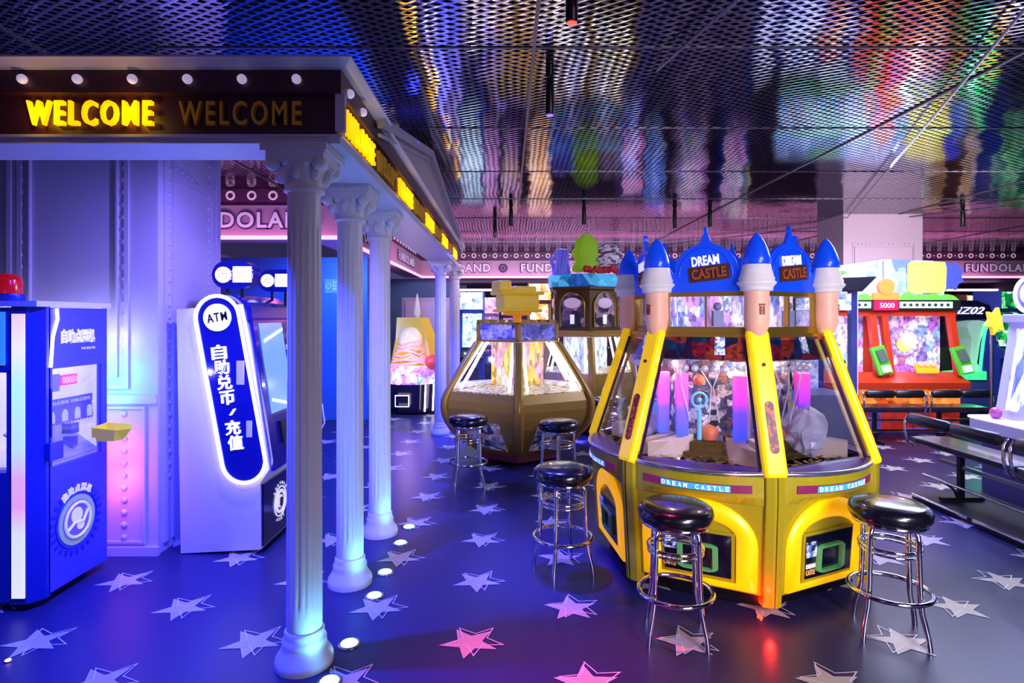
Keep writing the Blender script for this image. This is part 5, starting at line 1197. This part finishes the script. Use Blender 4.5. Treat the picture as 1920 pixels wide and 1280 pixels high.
# marquee: sky panel, green kelp fringe and a plain yellow board
b = MB(); mq = [(X0-0.4, 1.88), (6.0, 1.88), (6.02, 2.05), (5.98, 2.25), (5.85, 2.38), (5.2, 2.40), (4.6, 2.32), (X0-0.4, 2.28)]
b.slab([(x, Y0+0.0, z) for x, z in mq], (0, 0.12, 0)); mg = obj('sky_marquee', b, art('sky_art', ['#a8c8f0', '#b8d4f8', '#8cb0ea', '#b0ccf4'], 2.2, 0.42, 'EUCLIDEAN'), rm)
b = MB(); b.box(5.155, 5.17, Y0-0.008, Y0, 1.9, 2.38); obj('panel_joint', b, mat('blue_grey_joint', '#5878a0', 0.5), mg)
b = MB(); nn_ = 26
b.slab([(X0-0.4, Y0-0.02, 1.84)] + [(X0-0.4+(6.22-X0+0.3)*j/nn_, Y0-0.02, 1.90+0.035*(j % 2)+0.015*math.sin(j*1.7)) for j in range(nn_+1)] + [(6.2, Y0-0.02, 1.84)], (0, 0.02, 0)); obj('green_fringe', b, mat('kelp_green', '#60c040', 0.5, emit='#50b830', es=0.5), mg)
b = MB(); b.T = Matrix.Translation((5.74, Y0-0.02, 2.15)); b.slab([(0.26*x*(1+0.03*math.sin(9*x)), 0, 0.22*z) for x, z in ((-1, -0.8), (-0.9, -1), (0.8, -0.95), (0.95, -0.7), (1, 0.6), (0.9, 0.95), (-0.85, 1), (-1, 0.8))], (0, -0.03, 0)); b.T = None
obj('plain_yellow_board', b, mat('pale_yellow_board', '#e8e860', 0.5, emit='#d0d040', es=0.35), mg)
b = MB(); b.T = Matrix.Translation((6.08, Y0-0.01, 2.17)); b.slab([((0.14+0.05*(k % 2))*math.cos(PI*k/8), 0, (0.16+0.05*(k % 2))*math.sin(PI*k/8)) for k in range(16)], (0, -0.02, 0)); b.T = None; obj('blue_splash', b, mat('deep_blue_splash', '#4050d0', 0.5, emit='#3848d0', es=0.5), mg)
b = MB(); b.ball((4.35, Y0-0.02, 2.26), 0.22, 0.03, 0.05); b.ball((4.55, Y0-0.02, 2.22), 0.10, 0.03, 0.03); obj('green_leaf', b, mat('kelp_green', '', 0), mg)
point((4.7, Y0+0.18, 1.3), 5, (1, 0.8, 1.0), 0.1); point((5.7, Y0+0.18, 1.3), 5, (1, 0.8, 1.0), 0.1)

# ---- dark blue framed prize cabinet behind the castle
cb_ = thing('prize_cabinet', 'tall glass prize cabinet with dark blue posts and black roof, behind the castle machine', 'arcade machine', (3.4, 6.6, 0))
CX0, CX1, CY0, CY1 = 2.95, 3.82, 6.35, 7.1
b = MB(); b.box(CX0, CX1, CY0, CY1, 0.05, 0.75); obj('lower_cabinet', b, mat('lilac_cabinet', '#8a86a8', 0.4), cb_)
for x in (CX0+0.035, CX1-0.035):
    for y in (CY0+0.035, CY1-0.035):
        b = MB(); b.box(x-0.035, x+0.035, y-0.035, y+0.035, 0.75, 1.90); obj('post', b, mat('dark_blue_post', '#1c2c78', 0.3, emit='#182878', es=0.15), cb_)
b = MB(); b.slab([(CX0-0.1, CY0-0.05, 1.88), (CX1+0.02, CY0-0.05, 1.88), (CX1+0.14, CY0-0.12, 2.04), (CX0-0.1, CY0-0.12, 2.00)], (0, 0.75, 0.03)); obj('roof', b, BLACK, cb_)
b = MB(); b.box(CX0+0.07, CX1-0.07, CY0-0.005, CY0+0.02, 1.68, 1.86); obj('lit_header', b, art('white_header_art', ['#e8f0ff', '#c0d0f8', '#ffffff', '#90a8e0'], 12, 0.9), cb_)
b = MB(); b.box(CX0+0.07, CX1-0.07, CY1-0.08, CY1-0.05, 0.75, 1.68); obj('lit_back_panel', b, art('violet_white_art', ['#d8d0f8', '#b8c0f0', '#e8e8ff', '#a890d8', '#c8d8f8'], 7, 0.75, 'EUCLIDEAN'), cb_)
b = MB(); b.box(CX0+0.07, CX1-0.07, CY0+0.005, CY0+0.012, 0.75, 1.68); obj('glass_pane', b, GLASS, cb_)
b = MB(); b.box(CX1-0.002, CX1+0.006, CY0-0.002, CY0+0.012, 0.75, 1.88); obj('led_edge', b, mat('violet_edge_led', '#c0a8ff', 0.4, emit='#b090ff', es=1.6), cb_)

# ---- black rounded racing cabinet with green-edged seat
rc = thing('racing_cabinet', 'black rounded racing cabinet with green glowing seat, right of the red machine', 'arcade machine', (7.2, 9.2, 0))
b = MB(); 
zz = [(px, py) for px, py in ((1772, 572), (1785, 563), (1830, 563), (1856, 572), (1860, 585), (1850, 598), (1790, 602), (1775, 592))]
b.slab([tuple(W(px, py, 8.9)) for px, py in zz][::-1], (0, 0.5, 0)); hd = obj('black_header', b, mat('navy_black_gloss', '#10142c', 0.2, coat=0.5), rc, bevel=0.03)
b = MB(); text(b, 'IZ02', 0.42, 0.11, frame(W(1820, 582, 8.88), (1, 0, 0)), 0.01, 0.01, shear=0.4); obj('lettering', b, mat('violet_white_letters', '#d8d8ff', 0.4, emit='#d0d0ff', es=1.3), hd, label='slanted white IZ02 letters')
b = MB(); b.slab([tuple(W(px, py, 8.95)) for px, py in ((1776, 602), (1840, 600), (1836, 622), (1780, 624))][::-1], (0, 0.4, 0)); b.slab([tuple(W(px, py, 9.2)) for px, py in ((1785, 620), (1835, 620), (1835, 700), (1785, 700))][::-1], (0, 0.3, 0)); obj('dark_hood', b, BLACK, rc)
b = MB(); b.slab([tuple(W(px, py, 9.17)) for px, py in ((1790, 625), (1822, 625), (1815, 660), (1790, 700))][::-1], (0, 0.02, 0)); obj('race_screen', b, art('race_screen_art', ['#202838', '#d8e0f0', '#3048a0', '#8090b0', '#101018'], 8, 0.6), rc)
seat = [(1818, 602), (1835, 600), (1850, 603), (1838, 640), (1832, 680), (1842, 698), (1822, 700), (1818, 665), (1822, 635), (1813, 612)]
b = MB(); b.slab([tuple(W(px, py, 8.7)) for px, py in seat][::-1], (0, 0.3, 0)); sh = obj('seat_shell', b, mat('mint_grey_shell', '#a8c0b8', 0.4, emit='#60b890', es=0.25), rc, bevel=0.02)
GLED = mat('green_led', '#40ff80', 0.4, emit='#20f070', es=3.0)
b = MB(); b.tube([tuple(W(px, py, 8.68)) for px, py in ((1853, 606), (1847, 620), (1843, 645), (1839, 680), (1838, 698))], 0.02, 8); obj('green_led', b, GLED, sh)
b = MB(); b.slab([tuple(W(px, py, 8.7)) for px, py in ((1802, 700), (1850, 696), (1850, 712), (1806, 712))][::-1], (0, 0.4, 0)); ga = obj('seat_base', b, mat('green_lit_base', '#40d080', 0.4, emit='#30d070', es=1.2), rc)
b = MB(); b.slab([tuple(W(px, py, 8.75)) for px, py in ((1800, 712), (1860, 712), (1860, 770), (1800, 770))][::-1], (0, 0.5, 0)); obj('lower_body', b, mat('violet_blue_body', '#3a3c88', 0.4), rc)
b = MB(); b.slab([(6.95, 8.7, 0), (7.4, 8.7, 0), (7.4, 9.2, 0), (6.95, 9.2, 0)], (0, 0, 0.2)); obj('plinth', b, BLACK, rc)
point(tuple(W(1835, 690, 8.4)), 4, (0.1, 1.0, 0.4), 0.05)
# yellow star light on the machine beyond
b = MB(); st_ = W(1862, 602, 6.6); b.T = frame(st_, (1, 0, 0)); b.slab([((0.12 if k % 2 == 0 else 0.07)*math.cos(PI*k/6+0.3), 0, (0.16 if k % 2 == 0 else 0.09)*math.sin(PI*k/6+0.3)) for k in range(12)], (0, -0.05, 0)); b.T = None
o = obj('star_lamp', b, mat('amber_star', '#f0b030', 0.4, emit='#f0a820', es=0.8)); tag(o, 'yellow star shaped lamp between the racing cabinet and the lamp-head machine', 'lamp')
b = MB(); b.tube([(st_.x, st_.y+0.02, 0), (st_.x, st_.y+0.02, st_.z)], 0.015, 8); obj('lamp_post', b, STEEL, o)

# ================================================================== FAR LEFT: pusher under a yellow hood
pm = thing('dome_pusher_machine', 'black coin pusher with yellow translucent hood, between the third and far columns', 'arcade machine', (-1.62, 9.9, 0))
b = MB(); b.loft([[(-1.62+r*1.15*math.cos(a), 9.9+r*math.sin(a), z) for a in [2*PI*(k+0.5)/8 for k in range(8)]] for r, z in ((0.36, 0.03), (0.38, 0.08), (0.42, 0.50))]); obj('base_cabinet', b, mat('black_violet_base', '#120c28', 0.25, coat=0.4), pm)
b = MB(); b.loft([[(-1.62+r*1.15*math.cos(a), 9.9+r*math.sin(a), z) for a in [2*PI*(k+0.5)/8 for k in range(8)]] for r, z in ((0.43, 0.50), (0.46, 0.54), (0.44, 0.72), (0.36, 0.80))]); obj('lit_deck', b, art('pink_lit_art', ['#f8c8ff', '#c088f0', '#fff0ff', '#f0a0c0', '#a8c0ff'], 9, 1.0, 'EUCLIDEAN'), pm)
b = MB(); q = Vector((-1.72, 9.46, 0.24)); b.tube([tuple(q+Vector(p)) for p in ((-0.11, 0, -0.09), (0.11, 0, -0.09), (0.11, 0, 0.09), (-0.11, 0, 0.09))], 0.008, 6, True); obj('square_neon', b, LEDW, pm)
for x, y in ((-1.36, 9.52), (-1.24, 9.62), (-1.14, 9.74)):
    b = MB(); b.tube([(x, y, 0.06), (x+0.02, y-0.03, 0.50)], 0.014, 6); obj('neon_bar', b, LEDW, pm)
b = MB(); b.loft([[(x, y, z) for x, y, z in ((-1.95, 9.66, 0.8), (-1.25, 9.66, 0.8), (-1.13, 10.1, 0.8), (-1.9, 10.2, 0.8))], [(-1.88, 9.75, 1.25), (-1.36, 9.75, 1.25), (-1.24, 10.1, 1.25), (-1.88, 10.2, 1.25)], [(-1.88, 9.85, 1.60), (-1.46, 9.85, 1.60), (-1.38, 10.1, 1.60), (-1.88, 10.2, 1.60)]]); hd = obj('yellow_hood', b, mat('yellow_amber_hood', '#c8a820', 0.3, emit='#b89418', es=0.4), pm)
b = MB(); b.ball((-1.62, 9.70, 1.22), 0.20, 0.10, 0.22, 16, 10); obj('clear_bubble', b, mat('milky_bubble', '#e8d8a0', 0.15, emit='#d8c080', es=0.35), hd)
b = MB()
for k in range(7):
    zz_ = 0.82+0.05*k; b.tube([(-1.92+0.02*k, 9.60, zz_), (-1.75, 9.54, zz_+0.04*math.sin(k*2)), (-1.60, 9.52, zz_+0.03), (-1.45, 9.56, zz_+0.05*math.cos(k)), (-1.33-0.02*k, 9.62, zz_)], 0.016, 8)
obj('glass_tubes', b, mat('pink_glow_balls', '#ffb8c8', 0.3, emit='#ff9098', es=0.45), pm)
b = MB(); b.ball((-1.22, 9.62, 0.86), 0.16, 0.12, 0.13); obj('red_cover', b, mat('coral_red', '#d04840', 0.4, emit='#c04030', es=0.3), pm)
b = MB(); b.lathe([(0.03, 1.60), (0.06, 1.66), (0.05, 1.78), (0.02, 1.95), (0.001, 2.02)], 14, (-1.55, 9.95, 0)); obj('gold_finial', b, mat('cream_gold', '#d8c8a0', 0.3, emit='#c8b890', es=0.2), pm)
b = MB(); b.box(-2.0, -1.02, 10.9, 11.5, 0.05, 1.97); o = obj('beige_cabinet', b, mat('beige_panel', '#a89098', 0.5), None, bevel=0.02); tag(o, 'plain beige cabinet back standing behind the yellow-hooded pusher', 'cabinet')
b = MB(); b.box(-1.92, -1.1, 10.885, 10.9, 0.3, 1.9); obj('back_panel', b, mat('beige_panel_light', '#b8a0a8', 0.5), o)
point((-1.6, 9.2, 1.0), 8, (1.0, 0.6, 0.95), 0.1)

# ================================================================== BACK ROW
def cabinet(px, d, wpx, top, body, scr, marq, label, cat='arcade machine', extra=None, ytop=None):
    c = W(px, 595, d); w_ = wpx*d/F/2; zt = H+(VY-top)*d/F
    t = thing('arcade_cabinet', label, cat, (c.x, d, 0), 'arcade cabinets along the far wall')
    x0, x1 = c.x-w_, c.x+w_
    side = [(d+0.0, 0), (d, 0.75), (d-0.22, 0.80), (d-0.22, 0.88), (d+0.10, 1.0), (d+0.22, zt-0.42), (d-0.02, zt-0.38), (d-0.02, zt), (d+0.7, zt), (d+0.7, 0)]
    for xa in (x0, x1-0.03):
        b = MB(); b.slab([(xa, y, z) for y, z in side], (0.03, 0, 0)); obj('side_panel', b, body, t)
    b = MB(); b.box(x0+0.03, x1-0.03, d+0.03, d+0.08, 0.02, 0.75); b.box(x0+0.03, x1-0.03, d+0.3, d+0.68, 0.02, zt-0.02); obj('cabinet_body', b, body, t)
    b = MB(); b.slab([(x0+0.03, d-0.2, 0.82), (x1-0.03, d-0.2, 0.82), (x1-0.03, d+0.12, 0.95), (x0+0.03, d+0.12, 0.95)], (0, 0, -0.05)); cp_ = obj('control_deck', b, BLACK, t)
    b = MB()
    for k in range(4): b.ball((x0+(x1-x0)*(0.25+0.17*k), d-0.07, 0.885), 0.022)
    obj('buttons', b, scr, cp_)
    b = MB(); b.slab([(x0+0.05, d+0.13, 1.0), (x1-0.05, d+0.13, 1.0), (x1-0.05, d+0.25, zt-0.44), (x0+0.05, d+0.25, zt-0.44)], (0, 0.03, 0)); obj('screen', b, scr, t)
    b = MB(); b.box(x0+0.02, x1-0.02, d-0.05, d+0.02, zt-0.36, zt-0.02); obj('marquee', b, marq, t)
    b = MB(); b.box(x0+0.1, x1-0.1, d-0.005, d+0.03, 0.15, 0.6); obj('coin_door', b, mat('grey_coin_door', '#383848', 0.35, 0.4), t)
    return t
A1 = art('screen_cyan', ['#c8f8f0', '#f0ffff', '#a0e8f0', '#88a0a8', '#e8f8ff'], 9, 1.1)
A2 = art('screen_pink', ['#f0b8e8', '#c080e0', '#fff0ff', '#8070d0', '#ff90c0'], 8, 0.9)
A3 = art('screen_blue', ['#3060f0', '#80b0ff', '#2030a0', '#e0e8ff', '#4088ff'], 8, 0.9)
A4 = art('screen_amber', ['#ffd8a0', '#f8b860', '#fff0d8', '#d08840', '#f8c8a0'], 8, 1.0)
A5 = art('screen_mixed', ['#60e0a0', '#f0f0ff', '#e04060', '#4060e0', '#f0d040', '#202040'], 7, 0.8)
A6 = art('screen_green', ['#20d060', '#80f0a0', '#108040', '#d0ffe0', '#203828'], 8, 0.9)
BB = mat('blue_cabinet_side', '#2848b0', 0.4); BV = mat('violet_cabinet_side', '#503888', 0.4); BW = mat('pale_cabinet_side', '#b8a8c8', 0.4); BK = mat('black_cabinet_side', '#141020', 0.3); BG = mat('bronze_cabinet_side', '#705030', 0.4)
for args in ((884, 11.6, 46, 546, BB, A1, A1, 'far cabinet with white-cyan screen, just right of the far columns'),
             (918, 12.6, 34, 556, BW, A2, A2, 'far pale cabinet with pink screen, left of the yellow topper'),
             (958, 13.2, 38, 560, BV, A2, A4, 'far violet cabinet behind the yellow topper'),
             (1012, 12.2, 44, 530, BG, A4, A4, 'far bronze cabinet with warm lit marquee, right of the yellow topper'),
             (1186, 11.4, 40, 560, BV, A3, A2, 'far violet cabinet with blue screen between the reef machine and the castle'),
             (1228, 12.8, 40, 552, BK, A3, A3, 'far black cabinet with blue screen behind the left castle towers'),
             (1300, 12.4, 48, 550, BW, A5, A2, 'far pale cabinet seen between the castle towers'),
             (1380, 13.0, 46, 545, BB, A2, A5, 'far blue cabinet hidden mostly by the castle domes'),
             (1740, 12.8, 52, 560, BV, A5, A4, 'far cabinet right of the pillar behind the red machine'),
             (1835, 13.0, 50, 552, BG, A4, A4, 'far bronze cabinet above the racing seat'),
             (1905, 12.0, 60, 545, BB, A6, A6, 'far blue cabinet at the right edge behind the lamp heads'),
             ):
    cabinet(*args)
area((1.0, 10.6, 2.9), (1.0, 12.4, 1.2), 4.5, 70, (0.95, 0.8, 1.0), 0.4)
area((7.6, 11.0, 2.9), (7.6, 12.6, 1.2), 4.0, 40, (1.0, 0.8, 0.95), 0.4)
